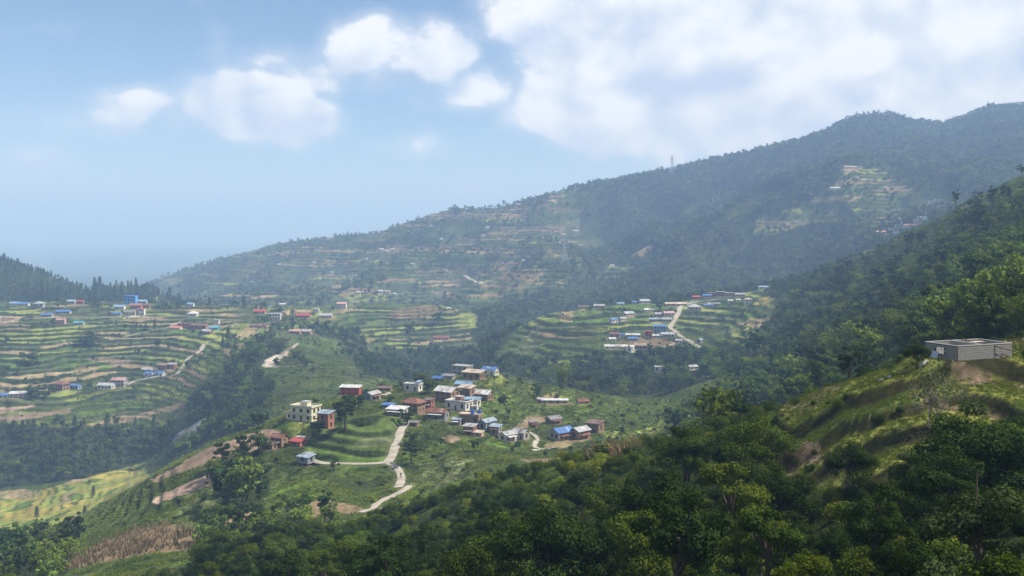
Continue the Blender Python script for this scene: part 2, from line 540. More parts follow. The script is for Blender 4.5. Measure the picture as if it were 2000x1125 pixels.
def sstep(a, b, x):
    t = np.clip((x - a) / (b - a), 0, 1)
    return t * t * (3 - 2 * t)


def box_area(px0, px1, d0, d1, fpx=40., fd=0.06):
    return (sstep(px0 - fpx, px0 + fpx, PX) * (1 - sstep(px1 - fpx, px1 + fpx, PX)) *
            sstep(d0 * (1 - fd), d0 * (1 + fd), D) * (1 - sstep(d1 * (1 - fd), d1 * (1 + fd), D)))


# hummocks, gullies and spurs
w_far = sstep(1250, 1500, D); w_mid = sstep(160, 320, D) * (1 - w_far); w_near = (1 - sstep(160, 320, D)) * sstep(8, 40, D)
ridged = 1 - np.abs(fbm(X / 330. + 3, Y / 520. + 7, 4)) * 2
crest = np.exp(-((D - 2250) / 170.) ** 2)
Z += w_far * (1 - sstep(2700, 3500, D)) * (13 * fbm(X / 260., Y / 260., 5) + 38 * (ridged - 0.6) * (1 - 0.85 * crest))
Z += w_far * sstep(3500, 6000, D) * 30 * fbm(X / 1500., Y / 1500., 4)
Z += w_mid * (2.6 * fbm(X / 70. + 5, Y / 70., 4))
Z += w_near * (1 - .7 * box_area(1480, 2250, 70, 128)) * (0.9 * fbm(X / 11., Y / 11. + 9, 4))
PYS = HY - Z * F / D


def poly(pts, px, py):
    """points inside a polygon, in bearing and line of sight"""
    pts = np.array(pts, float)
    ins = np.zeros(px.shape, bool)
    n = len(pts); j = n - 1
    for i in range(n):
        xi, yi = pts[i]; xj, yj = pts[j]
        c = ((yi > py) != (yj > py)) & (px < (xj - xi) * (py - yi) / (yj - yi + 1e-9) + xi)
        ins ^= c
        j = i
    return ins


WX = PX + 900 * fbm(X / (0.05 * D + 4), Y / (0.05 * D + 4), 3) / F * 8
WY = PYS + 900 * fbm(X / (0.05 * D + 4) + 40, Y / (0.05 * D + 4), 3) / F * 5


def area(pts, d0, d1, rag=1.0):
    m = np.zeros(PX.shape, bool)
    i0, i1 = np.searchsorted(rows, [d0, d1])
    a = PX[i0:i1] * (1 - rag) + WX[i0:i1] * rag; b = PYS[i0:i1] * (1 - rag) + WY[i0:i1] * rag
    m[i0:i1] = poly(pts, a, b)
    return m


# ---- what grows where: tree cover F in 0..1 (numpy over the whole sheet)
cn = fbm(X / 55., Y / 55., 3)             # clumping, mid distance
cnf = fbm(X / 150. + 11, Y / 150., 4)     # clumping, far ridge
TREE = np.zeros(PX.shape)
far = sstep(1280, 1400, D) * (1 - sstep(2700, 3000, D))
right = sstep(1000, 1280, PX + 60 * cnf)
TREE = np.maximum(TREE, far * np.clip(sstep(-0.12 - 0.5 * right, 0.22 - 0.5 * right, cnf) * (0.42 + 0.52 * right), 0, 1))
far_fields = area([(1470,470),(1480,420),(1560,405),(1640,350),(1660,320),(1720,330),(1790,370),(1830,405),(1810,440),(1700,440),(1600,430)], 1280, 1900)
far_fields |= area([(930,560),(1000,520),(1080,490),(1110,495),(1030,560),(950,585)], 1280, 1900)
far_fields |= area([(860,590),(930,570),(1000,580),(940,610)], 1280, 1800)
far_fields |= area([(1160,545),(1190,520),(1240,515),(1230,540)], 1280, 1800)
TREE[far_fields] *= 0.30
TREE = np.maximum(TREE, np.where(area([(1100,560),(1160,500),(1300,450),(1450,420),(1640,320),(1640,420),(1500,480),(1700,470),(1560,560),(1400,570),(1200,580),(1000,620),(950,640),(930,600)], 1280, 1800) & ~far_fields, 0.92, 0))
pine_hill = (D > 1230) & (D < 1640) & (PX < 300 + 30 * cn)
TREE = np.where(pine_hill, 0.97, TREE)
TREE = np.maximum(TREE, 0.93 * box_area(940, 2000, 1045, 1330, 25, .02))
leftc = sstep(.24, .40, cn) * 0.6
TREE = np.maximum(TREE, leftc * box_area(-200, 640, 735, 1180))
TREE = np.maximum(TREE, .8 * leftc * box_area(640, 1000, 950, 1240))
woods = [  # polygon, near, far, cover
 ([(-100,815),(130,836),(250,838),(335,832),(345,862),(275,905),(160,935),(0,955),(-100,965)], 640, 745, 0.95),
 ([(380,770),(420,735),(480,715),(530,740),(535,800),(520,838),(440,850),(390,870),(335,885),(362,840)], 440, 820, 0.95),
 ([(440,700),(530,650),(560,680),(540,720),(480,725)], 700, 1000, 0.7),
 ([(640,640),(700,640),(720,690),(680,700)], 850, 1150, 0.5),
 ([(520,610),(640,620),(650,660),(560,650),(480,640)], 880, 1200, 0.55),
 ([(700,700),(780,680),(850,680),(930,690),(960,640),(1010,640),(950,720),(900,740),(780,735),(690,720)], 780, 1250, 0.95),
 ([(920,600),(960,590),(1010,640),(950,690),(920,660)], 900, 1300, 0.95),
 ([(960,690),(1100,718),(1200,700),(1300,690),(1420,700),(1460,760),(1330,800),(1200,780),(1100,760),(1000,730)], 560, 790, 0.8),
 ([(1000,640),(1050,625),(1300,620),(1560,575),(1750,500),(1960,410),(1960,470),(1750,560),(1500,640),(1000,680)], 1015, 1330, 0.92),
 ([(1480,600),(1500,560),(1700,480),(1850,420),(1990,380),(1990,440),(1850,470),(1650,560),(1520,620)], 880, 1330, 0.88),
 ([(700,730),(900,700),(950,690),(990,725),(900,735),(820,750)], 590, 900, 0.85),
 ([(1080,600),(1250,586),(1420,566),(1520,555),(1520,620),(1250,640),(1050,650)], 1000, 1120, 0.95),
 ([(1380,700),(1450,680),(1500,640),(1560,560),(1660,520),(2100,330),(2100,660),(1850,680),(1700,700),(1500,790),(1420,800)], 130, 900, 0.62),
 ([(1700,610),(1850,560),(2100,480),(2100,650),(1800,660)], 115, 400, 0.9),
 ([(1300,860),(1400,790),(1600,720),(1700,690),(1700,750),(1500,810),(1400,870)], 130, 420, 0.7),
 ([(-100,1010),(90,1010),(150,1060),(100,1200),(-100,1200)], 180, 345, 0.95),
 ([(410,900),(500,880),(530,920),(520,1000),(430,1000)], 280, 400, 0.75),
 ([(400,1020),(560,990),(640,1020),(700,1040),(640,1200),(380,1200)], 120, 260, 0.65),
 ([(400,1200),(640,1030),(760,1020),(900,990),(1150,930),(1260,900),(1420,900),(1500,960),(1500,1250),(300,1250)], 60, 190, 0.6),
 ([(1300,960),(1500,930),(1640,950),(1750,960),(1850,890),(2100,800),(2100,1300),(1300,1300)], 30, 92, 0.75),
]
for (pts, d0, d1, c) in woods:
    m = area(pts, d0, d1)
    TREE = np.where(m, np.maximum(TREE, c), TREE)
hill_gap = (D > 130) & (D < 900) & (PX > 1450) & (cn > 0.22)
TREE[hill_gap] *= 0.25
gterr = area([(1640,520),(1700,485),(1800,440),(1860,412),(1880,470),(1760,520),(1690,545)], 480, 860)
TREE[gterr] *= 0.12

# ---- terraces: zone weight, riser height, palette
PAL = dict(
 green=(0.074, 0.104, 0.026), lush=(0.088, 0.140, 0.024), rice=(0.195, 0.220, 0.052), gold=(0.270, 0.235, 0.060), stub=(0.25, 0.195, 0.105),
 dull=(0.082, 0.098, 0.040), maize=(0.175, 0.130, 0.075), soil=(0.225, 0.165, 0.112), scrub=(0.050, 0.068, 0.020), dark=(0.026, 0.038, 0.014), bank=(0.030, 0.030, 0.013), olive=(0.190, 0.200, 0.050),
 rock=(0.40, 0.35, 0.28), pink=(0.33, 0.235, 0.17), floor=(0.034, 0.046, 0.019), path=(0.36, 0.32, 0.25), sage=(0.14, 0.155, 0.072))
PALV = {k: np.array(v) for k, v in PAL.items()}
zones = [  # weight, riser height, cell size, {crop: share}, riser colour
 (box_area(-200, 470, 735, 1125), 2.7, 48, dict(green=2.4, dull=2.4, rice=4.2, stub=2.6, maize=1.0, lush=1.6), 'dark'),
 (area([(-100,1000),(0,962),(90,955),(160,932),(275,905),(300,935),(150,1010),(0,1080),(-100,1090)], 500, 700, .4) * 1.0, 0.9, 22, dict(rice=4, gold=4, lush=1.2, stub=1.0), 'green'),
 (box_area(640, 930, 1010, 1245), 3.3, 70, dict(green=2, rice=3.4, stub=2.2, dull=2), 'dark'),
 (box_area(480, 650, 950, 1240), 3.0, 50, dict(green=2, rice=2, stub=2, dull=2), 'scrub'),
 (box_area(990, 1500, 735, 1000), 3.7, 80, dict(green=2.6, lush=3.4, rice=3.4, dull=1.2, maize=0.4), 'dark'),
 (area([(602,908),(600,858),(640,832),(700,815),(790,800),(800,830),(782,865),(764,900),(700,912)], 280, 420, .2) * 1.0, 1.75, 90, dict(green=4, lush=2, olive=1), 'dark'),
 (box_area(780, 1360, 225, 385, 30), 1.7, 38, dict(green=4, lush=1.5, dull=2.4, scrub=3, maize=0.7), 'dark'),
 (box_area(330, 780, 215, 315, 30), 2.1, 40, dict(green=3, scrub=3, dull=2, maize=1.4, lush=1), 'dark'),
 (box_area(150, 330, 300, 400, 30) * (1 - area([(345,915),(360,895),(450,850),(530,830),(556,842),(545,875),(470,895),(400,910)], 300, 460, 0)), 2.0, 40, dict(green=3, scrub=2, lush=1.2), 'dark'),
 (box_area(840, 1330, 385, 540, 30), 1.5, 40, dict(green=3, lush=3, rice=1.4, dull=1), 'scrub'),
 (box_area(1490, 2250, 72, 128, 50, .07), 1.35, 14, dict(green=1.5, olive=6, stub=1.0), 'bank', 1.0),
 (box_area(250, 1130, 1400, 2600, 60), 5.5, 90, dict(green=2, dull=4, rice=0.9, stub=1.6, scrub=2.5, maize=1), 'dark'),
 (far_fields * 1.0, 6.0, 80, dict(green=3, rice=1.2, stub=1.4, dull=3, maize=.7), 'dark'),
 (gterr * 1.0, 2.6, 40, dict(green=2, dull=3), 'dark'),
]
tn = fbm(X / 38. + 2, Y / 38., 3) * (1 - .5 * box_area(1480, 2250, 70, 128)) + 1.1 * sstep(500, 800, D) * (1 - w_far) * fbm(X / 120. + 9, Y / 120., 2)
COLV = np.empty(PX.shape + (3,))
COLV[:] = PALV['scrub']
gmix = sstep(-0.15, 0.35, fbm(X / (0.03 * D + 6) + 30, Y / (0.03 * D + 6), 3))[..., None]
COLV = COLV * (1 - gmix) + gmix * PALV['green'] * 0.95
smix = sstep(0.16, 0.45, fbm(X / (0.05 * D + 3) - 8, Y / (0.05 * D + 3) + 77, 4))[..., None]
COLV = COLV * (1 - 0.5 * smix) + 0.5 * smix * PALV['sage']
RISER = np.zeros(PX.shape)
FIELD = np.zeros(PX.shape)
for (wt, h, cell, crops, rcol, *til) in zones:
    til = np.interp(PX, [1400, 1550, 1650, 1750, 1850, 2000], [-18.5, -16.6, -13.2, -11.2, -10.3, -10.1]) if til else np.zeros(PX.shape)
    wt = wt * 1.0
    if wt.max() <= 0: continue
    i = np.nonzero(wt.max(1) > 0.01)[0]
    s = slice(i[0], i[-1] + 1)
    ww = wt[s] * (1 - 0.9 * sstep(0.55, 0.85, TREE[s]))
    z = Z[s] + 0.55 * h * tn[s] - til[s]
    t = z / h
    fl = np.floor(t); f = t - fl
    prof = np.where(f < 0.70, f * 0.06 / 0.70, 0.06 + (f - 0.70) / 0.30 * 0.94)
    zt = h * (fl + prof) - 0.55 * h * tn[s] * 0.4
    Z[s] = Z[s] * (1 - ww) + ww * (zt - 0.55 * h * tn[s] * 0.6 + til[s])
    ca = np.floor((X[s] * 0.8 + Y[s] * 0.6 + 0.5 * cell * tn[s]) / cell); cb = np.floor((Y[s] * 0.8 - X[s] * 0.6) / (cell * 2.2))
    hh = hash01(fl + 1000, ca + 77 * cb + 5000, 3)
    names = list(crops); cum = np.cumsum([crops[k] for k in names]); cum = cum / cum[-1]
    idx = np.searchsorted(cum, hh * 0.999)
    colr = np.array([PALV[k] for k in names])[np.clip(idx, 0, len(names) - 1)]
    colr = colr * (0.82 + 0.36 * hash01(fl, ca, 9))[..., None]
    ris = sstep(0.64, 0.72, f) * (1 - sstep(0.97, 1.0, f))
    colr = colr * (1 - ris[..., None]) + ris[..., None] * PALV[rcol] * (0.85 + 0.5 * hash01(fl, ca, 21))[..., None]
    COLV[s] = COLV[s] * (1 - ww[..., None]) + ww[..., None] * colr
    RISER[s] = np.maximum(RISER[s], ris * ww)
    FIELD[s] = np.maximum(FIELD[s], ww)

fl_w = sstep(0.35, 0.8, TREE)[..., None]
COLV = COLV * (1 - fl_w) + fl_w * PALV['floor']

patches = [  # polygon, near, far, colour
 ([(355,902),(400,878),(450,860),(500,843),(530,836),(548,842),(548,858),(525,874),(475,886),(415,900),(362,912)], 330, 460, 'soil'),
 ([(288,937),(310,925),(360,905),(424,892),(428,898),(370,917),(300,940)], 300, 420, 'soil'),
 ([(297,978),(306,966),(350,950),(395,930),(414,926),(414,945),(360,964),(302,982)], 290, 420, 'pink'),
 ([(163,700),(200,696),(262,701),(252,708),(226,709)], 780, 1000, 'soil'),
 ([(134,724),(160,713),(200,714),(190,721),(150,730)], 780, 1000, 'stub'),
 ([(-60,800),(40,792),(70,787),(70,793),(0,806),(-60,812)], 690, 860, 'pink'),
 ([(-60,818),(60,806),(140,797),(136,804),(40,820),(-60,828)], 690, 860, 'soil'),
 ([(168,828),(230,818),(290,802),(362,783),(358,797),(300,808),(250,822),(175,831)], 650, 860, 'soil'),
 ([(145,806),(200,798),(270,782),(310,778),(280,790),(200,806),(150,810)], 690, 880, 'lush'),
 ([(300,772),(330,768),(330,774),(200,786),(150,790)], 690, 880, 'rice'),
 ([(335,864),(348,845),(385,825),(404,815),(398,836),(372,850),(350,870)], 520, 760, 'rock'),
 ([(-60,615),(0,617),(20,614),(38,622),(30,630),(0,633),(-60,632)], 880, 1080, 'pink'),
 ([(325,642),(395,640),(395,650),(325,651)], 850, 1050, 'lush'),
 ([(512,716),(520,702),(545,690),(556,694),(545,706),(530,718)], 640, 860, 'rock'),
 ([(545,692),(575,672),(582,672),(560,696)], 640, 900, 'pink'),
 ([(480,640),(505,632),(540,636),(510,655),(455,660)], 850, 1100, 'stub'),
 ([(505,642),(520,640),(516,653),(504,655)], 850, 1100, 'lush'),
 ([(560,842),(590,826),(610,830),(605,852),(575,852)], 370, 450, 'rice'),
 ([(535,835),(575,825),(590,828),(560,842),(540,842)], 370, 470, 'lush'),
 ([(690,862),(720,852),(770,848),(770,862),(700,870)], 340, 420, 'sage'),
 ([(960,735),(1010,732),(1045,738),(1050,755),(1040,770),(1030,755),(1000,742),(960,745)], 500, 620, 'rice'),
 ([(985,752),(1010,745),(1030,760),(1025,775),(1000,770)], 480, 600, 'dull'),
 ([(1060,770),(1090,765),(1100,782),(1065,784)], 470, 620, 'stub'),
 ([(1005,834),(1030,813),(1058,800),(1092,803),(1084,815),(1058,822),(1036,832),(1012,838)], 400, 520, 'soil'),
 ([(862,853),(880,845),(900,847),(896,858),(870,862)], 340, 460, 'soil'),
 ([(1060,866),(1090,857),(1160,852),(1130,862),(1090,874),(1062,875)], 350, 470, 'stub'),
 ([(955,800),(1000,790),(1060,788),(1150,792),(1300,790),(1330,800),(1280,822),(1180,830),(1100,820),(1000,800)], 420, 620, 'green'),
 ([(1010,690),(1020,655),(1050,640),(1055,660),(1040,690)], 720, 960, 'sage'),
 ([(1090,620),(1100,602),(1115,606),(1120,625),(1105,628)], 800, 1000, 'stub'),
 ([(1120,660),(1180,650),(1185,672),(1100,675)], 720, 900, 'green'),
 ([(1350,650),(1420,635),(1460,640),(1400,662)], 700, 950, 'dull'),
 ([(1470,588),(1490,578),(1515,583),(1500,592),(1475,595)], 850, 1060, 'gold'),
 ([(1385,640),(1400,630),(1420,640),(1400,652)], 800, 980, 'sage'),
 ([(1440,633),(1460,620),(1520,618),(1500,640)], 750, 980, 'stub'),
 ([(760,605),(830,595),(870,602),(830,620),(770,622)], 1080, 1260, 'maize'),
 ([(0,960),(50,955),(80,962),(60,976),(20,974),(-30,972)], 500, 720, 'stub'),
 ([(900,618),(930,612),(930,640),(895,640)], 1000, 1260, 'rice'),
 ([(1180,880),(1250,862),(1268,876),(1200,900)], 125, 165, 'stub'),
 ([(200,1060),(260,1035),(330,1022),(400,1040),(380,1070),(270,1085),(150,1110),(110,1110)], 200, 330, 'maize'),
 ([(800,910),(870,885),(930,890),(920,920),(850,950),(800,950)], 270, 400, 'sage'),
 ([(1520,870),(1570,850),(1610,870),(1660,895),(1600,900)], 70, 108, 'pink'),
 ([(1590,885),(1640,870),(1690,880),(1700,905),(1640,905)], 70, 108, 'sage'),
 ([(1480,880),(1540,870),(1560,910),(1510,930)], 70, 108, 'soil'),
 ([(1860,720),(1930,728),(2100,745),(2100,760),(1930,742),(1860,732)], 80, 108, 'soil'),
 ([(1830,775),(1920,785),(1980,800),(1940,806),(1830,785)], 74, 108, 'soil'),
 ([(612,462),(650,458),(655,464),(615,468)], 2100, 2600, 'pink'),
 ([(1230,500),(1270,478),(1278,482),(1250,505)], 1300, 1800, 'stub'),
 ([(1640,330),(1680,322),(1685,330),(1650,336)], 1500, 1800, 'pink'),
]
for (pts, d0, d1, c) in patches:
    if 280 < d0 < 640: d0 *= 0.82
    m = area(pts, d0, d1, 0.25)
    k = (1 - 0.55 * RISER[m])[:, None]
    COLV[m] = COLV[m] * (1 - k) + PALV[c] * k * (0.9 + 0.2 * hash01(np.floor(X[m] / 3), np.floor(Y[m] / 3))[:, None])
    TREE[m] = 0
    FIELD[m] = np.maximum(FIELD[m], 0.9)
speck = fbm(X / (0.006 * D + .4), Y / (0.006 * D + .4), 3)
COLV *= np.clip(1 + (0.32 + 0.28 * w_mid) * speck, .35, 1.8)[..., None]

# ---- the roads, cut as benches into the slopes
ROADS = [  # name, label, width m, points(column,row), nearest distance
 ('dirt_road', 'pale dirt road climbing past the terraced knoll to the village', 2.9, [(802,824),(790,832),(783,841),(778,856),(773,870),(769,884),(763,896),(757,903)], 290, 460),
 ('dirt_road', 'pale dirt road curving left below the knoll to the grey shed', 2.5, [(757,903),(740,905),(715,906),(690,906),(665,906),(640,905),(620,903),(603,896),(600,890),(606,883)], 290, 460),
 ('dirt_road', 'pale dirt road bending down and right from the road fork', 2.7, [(757,903),(766,908),(775,915),(781,924),(784,934),(782,944),(778,953)], 255, 460),
 ('footpath', 'pale stony footpath below the road bend among bushes', 2.0, [(800,948),(792,955),(782,961),(765,971),(750,978),(735,985),(720,993),(703,1001)], 230, 400),
 ('village_track', 'pale track beside the vegetable rows above the blue lean-to', 2.6, [(760,767),(755,775),(749,784),(744,792),(738,800)], 420, 560),
 ('dirt_road', 'pale road winding down the green hill past the blue house', 4.2, [(1398,585),(1385,587),(1368,589),(1352,592),(1341,595),(1330,600),(1326,608),(1323,616),(1317,626),(1311,635),(1309,641),(1316,646),(1323,651),(1330,657),(1337,662),(1350,669),(1360,676),(1370,682),(1380,687)], 700, 1060),
 ('footpath', 'thin pale path leading left off the winding hill road', 2.2, [(1341,667),(1320,673),(1300,676),(1278,677)], 700, 1000),
 ('footpath', 'thin pale path along the foot of the green terraced hill', 2.4, [(960,688),(985,686),(1005,684),(1035,678),(1062,672)], 700, 1000),
 ('dirt_road', 'short pale road bend on the hazy far slope', 7.0, [(908,538),(914,543),(920,548),(930,551),(940,555)], 1300, 1800),
 ('dirt_road', 'pale level road across the upper left terraces', 4.0, [(-60,628),(0,630),(35,624),(75,622),(112,620),(150,620),(187,620),(225,620),(267,620),(320,619),(373,618)], 880, 1100),
 ('footpath', 'pale winding path beside the blue and white houses on the left', 3.0, [(248,752),(265,745),(283,740),(310,736),(341,731),(352,722),(360,711),(366,703),(373,697),(383,690),(392,684),(398,673)], 690, 1000),
 ('footpath', 'pale level path across the green slope above the gully', 2.6, [(513,717),(525,718),(538,717),(555,716),(575,715),(599,713),(640,714),(700,720)], 620, 900),
 ('footpath', 'short pale path climbing beside the eroded cut', 3.0, [(540,706),(550,697),(562,686),(573,678),(582,671)], 640, 950),
 ('footpath', 'narrow worn path curling past the pair of grey gabled houses', 1.6, [(990,838),(1010,842),(1030,846),(1046,852),(1050,862),(1044,872),(1060,876),(1085,874)], 330, 480),
 ('footpath', 'thin tan path crossing the far terraced patch', 4.0, [(1480,432),(1520,437),(1580,434),(1640,432)], 1300, 1800),
 ('footpath', 'faint path on the left hillside between brown fields', 2.0, [(240,660),(290,648),(330,640),(352,628)], 800, 1050),
]
CUM = None


def refresh():
    global PYT, CUM
    PYT = HY - Z * F / D
    CUM = np.minimum.accumulate(PYT, 0)


refresh()


def at(px, py, d0=0, d1=1e9):
    """the point of the land that a line of sight meets"""
    j = np.clip(np.searchsorted(cols, px) - 1, 0, NC - 2)
    f = (px - cols[j]) / (cols[j + 1] - cols[j])
    col = PYT[:, j] * (1 - f) + PYT[:, j + 1] * f
    i0 = max(1, np.searchsorted(rows, d0)); i1 = min(NR - 1, np.searchsorted(rows, d1))
    seg = col[i0:i1]
    hit = np.nonzero(seg <= py)[0]
    if len(hit):
        i = i0 + hit[0]
        if hit[0] > 0:
            a, b = col[i - 1], col[i]
            k = (a - py) / (a - b + 1e-9)
            d = rows[i - 1] + k * (rows[i] - rows[i - 1])
        else:
            d = rows[i]
    else:
        d = rows[i0 + int(np.argmin(seg))]
    x = d * (px - CX) / F
    return np.array((x, d, float(zat(np.array([x]), np.array([d]))[0])))


def grid_ix(x, y):
    px = CX + F * x / y
    fi = np.interp(y, rows, np.arange(NR)); fj = np.interp(px, cols, np.arange(NC))
    return fi, fj


def sample(arr, x, y):
    fi, fj = grid_ix(x, y)
    i = np.clip(fi.astype(int), 0, NR - 2); j = np.clip(fj.astype(int), 0, NC - 2)
    a = fi - i; b = fj - j
    return (arr[i, j] * (1 - a) * (1 - b) + arr[i + 1, j] * a * (1 - b) + arr[i, j + 1] * (1 - a) * b + arr[i + 1, j + 1] * a * b)


def zat(x, y):
    return sample(Z, x, y)


def catmull(P, step):
    P = np.array(P)
    out = []
    for i in range(len(P) - 1):
        p0 = P[max(i - 1, 0)]; p1 = P[i]; p2 = P[i + 1]; p3 = P[min(i + 2, len(P) - 1)]
        n = max(2, int(np.linalg.norm(p2 - p1) / step))
        for k in range(n):
            t = k / n
            out.append(0.5 * ((2 * p1) + (-p0 + p2) * t + (2 * p0 - 5 * p1 + 4 * p2 - p3) * t * t + (-p0 + 3 * p1 - 3 * p2 + p3) * t ** 3))
    out.append(P[-1])
    return np.array(out)


def bench(cx, cy, cz, half, soft):
    """level the land to cz around the points (cx, cy)"""
    lo, hi = max(cy.min() - half - soft, 3), cy.max() + half + soft
    i0, i1 = np.searchsorted(rows, [lo, hi])
    i0 = max(i0 - 1, 0); i1 = min(i1 + 1, NR)
    pxs = CX + F * cx / cy
    mpx = (half + soft) / cy.min() * F + 6
    j0, j1 = np.searchsorted(cols, [pxs.min() - mpx, pxs.max() + mpx])
    s = (slice(i0, i1), slice(max(j0 - 1, 0), min(j1 + 1, NC)))
    xs, ys = X[s], Y[s]
    best = np.full(xs.shape, 1e9); bz = np.zeros(xs.shape)
    for a, b, c in zip(cx, cy, cz):
        d2 = (xs - a) ** 2 + (ys - b) ** 2
        m = d2 < best
        best[m] = d2[m]; bz[m] = c
    dist = np.sqrt(best)
    k = 1 - sstep(half, half + soft, dist)
    Z[s] = Z[s] * (1 - k) + bz * k
    return s, dist


road_lines = []
for (nm, lab, wd, pts, d0, d1) in ROADS:
    P3 = np.array([at(a, b, d0, d1) for a, b in pts])
    line = catmull(P3[:, :2], max(1.2, P3[:, 1].mean() * 0.004))
    zz = zat(line[:, 0], line[:, 1])
    for _ in range(10):
        zz[1:-1] = (zz[:-2] + 2 * zz[1:-1] + zz[2:]) / 4
    s, dist = bench(line[:, 0], line[:, 1], zz, wd * 0.62, wd * 1.0)
    k = (1 - sstep(wd * 0.5, wd * 1.05, dist)) * 0.6
    COLV[s] = COLV[s] * (1 - k[..., None]) + k[..., None] * PALV['sage']
    TREE[s] *= sstep(wd * 0.9, wd * 1.6, dist)
    road_lines.append((nm, lab, wd, line, zz))
refresh()
# ================================================================ the houses: where each one stands
GREY = (0.40, 0.41, 0.41); PALE = (0.60, 0.60, 0.58); BLUE = (0.075, 0.19, 0.45); LBLUE = (0.24, 0.37, 0.52); GBLUE = (0.30, 0.38, 0.45)
RUST = (0.24, 0.105, 0.070); RED = (0.42, 0.075, 0.060); BROWN = (0.18, 0.115, 0.085); TEAL = (0.07, 0.36, 0.46); DGREY = (0.22, 0.22, 0.22)
MUD = (0.27, 0.18, 0.115); WHITE = (0.62, 0.61, 0.57); CREAM = (0.62, 0.59, 0.40); CEM = (0.36, 0.35, 0.33); BRICK = (0.33, 0.15, 0.10)
PINK = (0.55, 0.33, 0.29); SLATE = (0.24, 0.26, 0.28); SAND = (0.52, 0.42, 0.30); REDW = (0.36, 0.07, 0.06); TAN = (0.40, 0.30, 0.20)
CV = ('houses of the village on the knoll', 'house')
# column, row of the foot, width px, height px, style, roof, wall, yaw, name, label, (near, far), depth ratio, storeys
H = []


def hs(px, py, w_, h_, style, roof, wall, yaw, label, rng, ratio=0.62, st=1, name='house', **kw):
    H.append(dict(px=px, py=py, w=w_, h=h_, style=style, roof=roof, wall=wall, yaw=yaw, label=label, rng=rng, ratio=ratio, st=st, name=name, **kw))


V = (285, 600)
hs(597, 824, 58, 30, 'flat', CEM, CREAM, -24, 'cream two storey house with flat parapet roof beside the big dark tree', V, .62, 2, 'cream_house', wing=True)
hs(636, 838, 32, 36, 'shed', GBLUE, BRICK, -24, 'two storey house with grey sheet roof and orange wall right of the cream house', V, .8, 2)
hs(685, 772, 40, 19, 'shed', PALE, REDW, -8, 'red walled long house with pale sheet roof behind the big dark tree', V, .45, 2, 'red_house')
hs(728, 783, 28, 18, 'gable', GREY, SLATE, 62, 'grey gabled house end on beside the upper village track', V, .5, 1)
hs(752, 764, 27, 8, 'shed', BROWN, MUD, -8, 'low brown roofed hut behind the upper village track', V, .5, 1, 'hut')
hs(807, 765, 36, 15, 'flat', CEM, WHITE, -20, 'white flat roofed house above the vegetable rows', V, .6, 1, extra=LBLUE)
hs(759, 800, 26, 11, 'shed', BLUE, SLATE, -25, 'bright blue lean-to roof beside the white roofed shed', V, .6, 1, 'lean_to')
hs(776, 813, 42, 17, 'shed', PALE, CEM, -22, 'grey shed with broad white sheet roof above the terraced knoll', V, .6, 1, 'shed')
hs(808, 806, 46, 27, 'hip', RUST, MUD, -28, 'mud house with dark red hipped roof at the top of the road', V, .75, 2)
hs(838, 801, 22, 22, 'shed', BROWN, BRICK, -28, 'brick house with brown sheet roof adjoining the dark red hipped roof', V, .8, 2)
hs(855, 819, 44, 21, 'gable', RUST, SLATE, -18, 'slate grey house with rusty brown roof in the village middle', V, .6, 1)
hs(810, 833, 17, 9, 'shed', DGREY, MUD, -20, 'tiny grey roofed hut right of the road head tree', V, .7, 1, 'hut')
hs(598, 911, 34, 22, 'shed', GBLUE, SLATE, -32, 'small grey board shed on stilts at the road end', (290, 420), .75, 1, 'shed', stilts=True)
hs(545, 874, 34, 26, 'gable', RUST, MUD, -26, 'rusty roofed mud house at the corner of the brown field', (330, 440), .7, 2)
hs(527, 881, 30, 14, 'shed', BROWN, MUD, -26, 'low brown roofed cowshed below the rusty mud house', (330, 440), .7, 1, 'cowshed')
hs(582, 873, 32, 14, 'shed', RED, BRICK, -26, 'red sheet roofed hut between the brown field and knoll', (330, 440), .8, 1, 'hut')
hs(586, 857, 18, 6, 'shed', GREY, SLATE, -20, 'low grey lean-to beside the yellow green plot', (350, 450), .6, 1, 'lean_to')
hs(903, 733, 40, 19, 'flat', CEM, CEM, -26, 'unpainted grey concrete house at the back of the village', (480, 640), .7, 2)
hs(925, 742, 44, 18, 'shed', SAND, MUD, -26, 'long mud house with pale flat roof at the village back edge', (470, 640), .55, 1)
hs(958, 734, 33, 18, 'gable', BLUE, WHITE, -24, 'white house with bright blue roof beside the curved green field', (470, 640), .7, 1)
hs(876, 741, 26, 9, 'shed', DGREY, CEM, -20, 'low dark grey roofed hut left of the concrete house', (470, 640), .6, 1, 'hut')
hs(857, 744, 22, 8, 'gable', BLUE, SLATE, -20, 'small hut under blue sheeting left of the grey hut', (470, 640), .6, 1, 'hut')
hs(874, 786, 49, 31, 'gable', PALE, MUD, -34, 'tall brown mud house with white gabled roof in the village heart', V, .75, 2)
hs(911, 773, 36, 19, 'shed', SAND, MUD, -30, 'brown house with cream roof behind the tall white gabled house', V, .7, 1)
hs(908, 759, 38, 14, 'gable', LBLUE, CEM, -24, 'house with pale blue roof behind the cream roofed house', V, .6, 1)
hs(944, 785, 40, 22, 'gable', PALE, MUD, -26, 'mud house with rust streaked white roof at the village right edge', V, .75, 1, rust=.6)
hs(897, 803, 54, 19, 'flat', GREY, WHITE, -30, 'grey terrace house with flat roof and small rooftop room', V, .6, 1, extra=LBLUE, room=True)
hs(926, 795, 26, 18, 'shed', LBLUE, WHITE, -30, 'whitewashed house with pale blue sheet roof beside the rooftop room', V, .7, 1)
hs(928, 806, 13, 11, 'gable', WHITE, WHITE, -20, 'tiny white hut below the pale blue sheet roof', V, .7, 1, 'hut')
hs(919, 831, 46, 22, 'flat', SAND, MUD, -16, 'mud house with flat roof carrying blue water tanks', V, .6, 1)
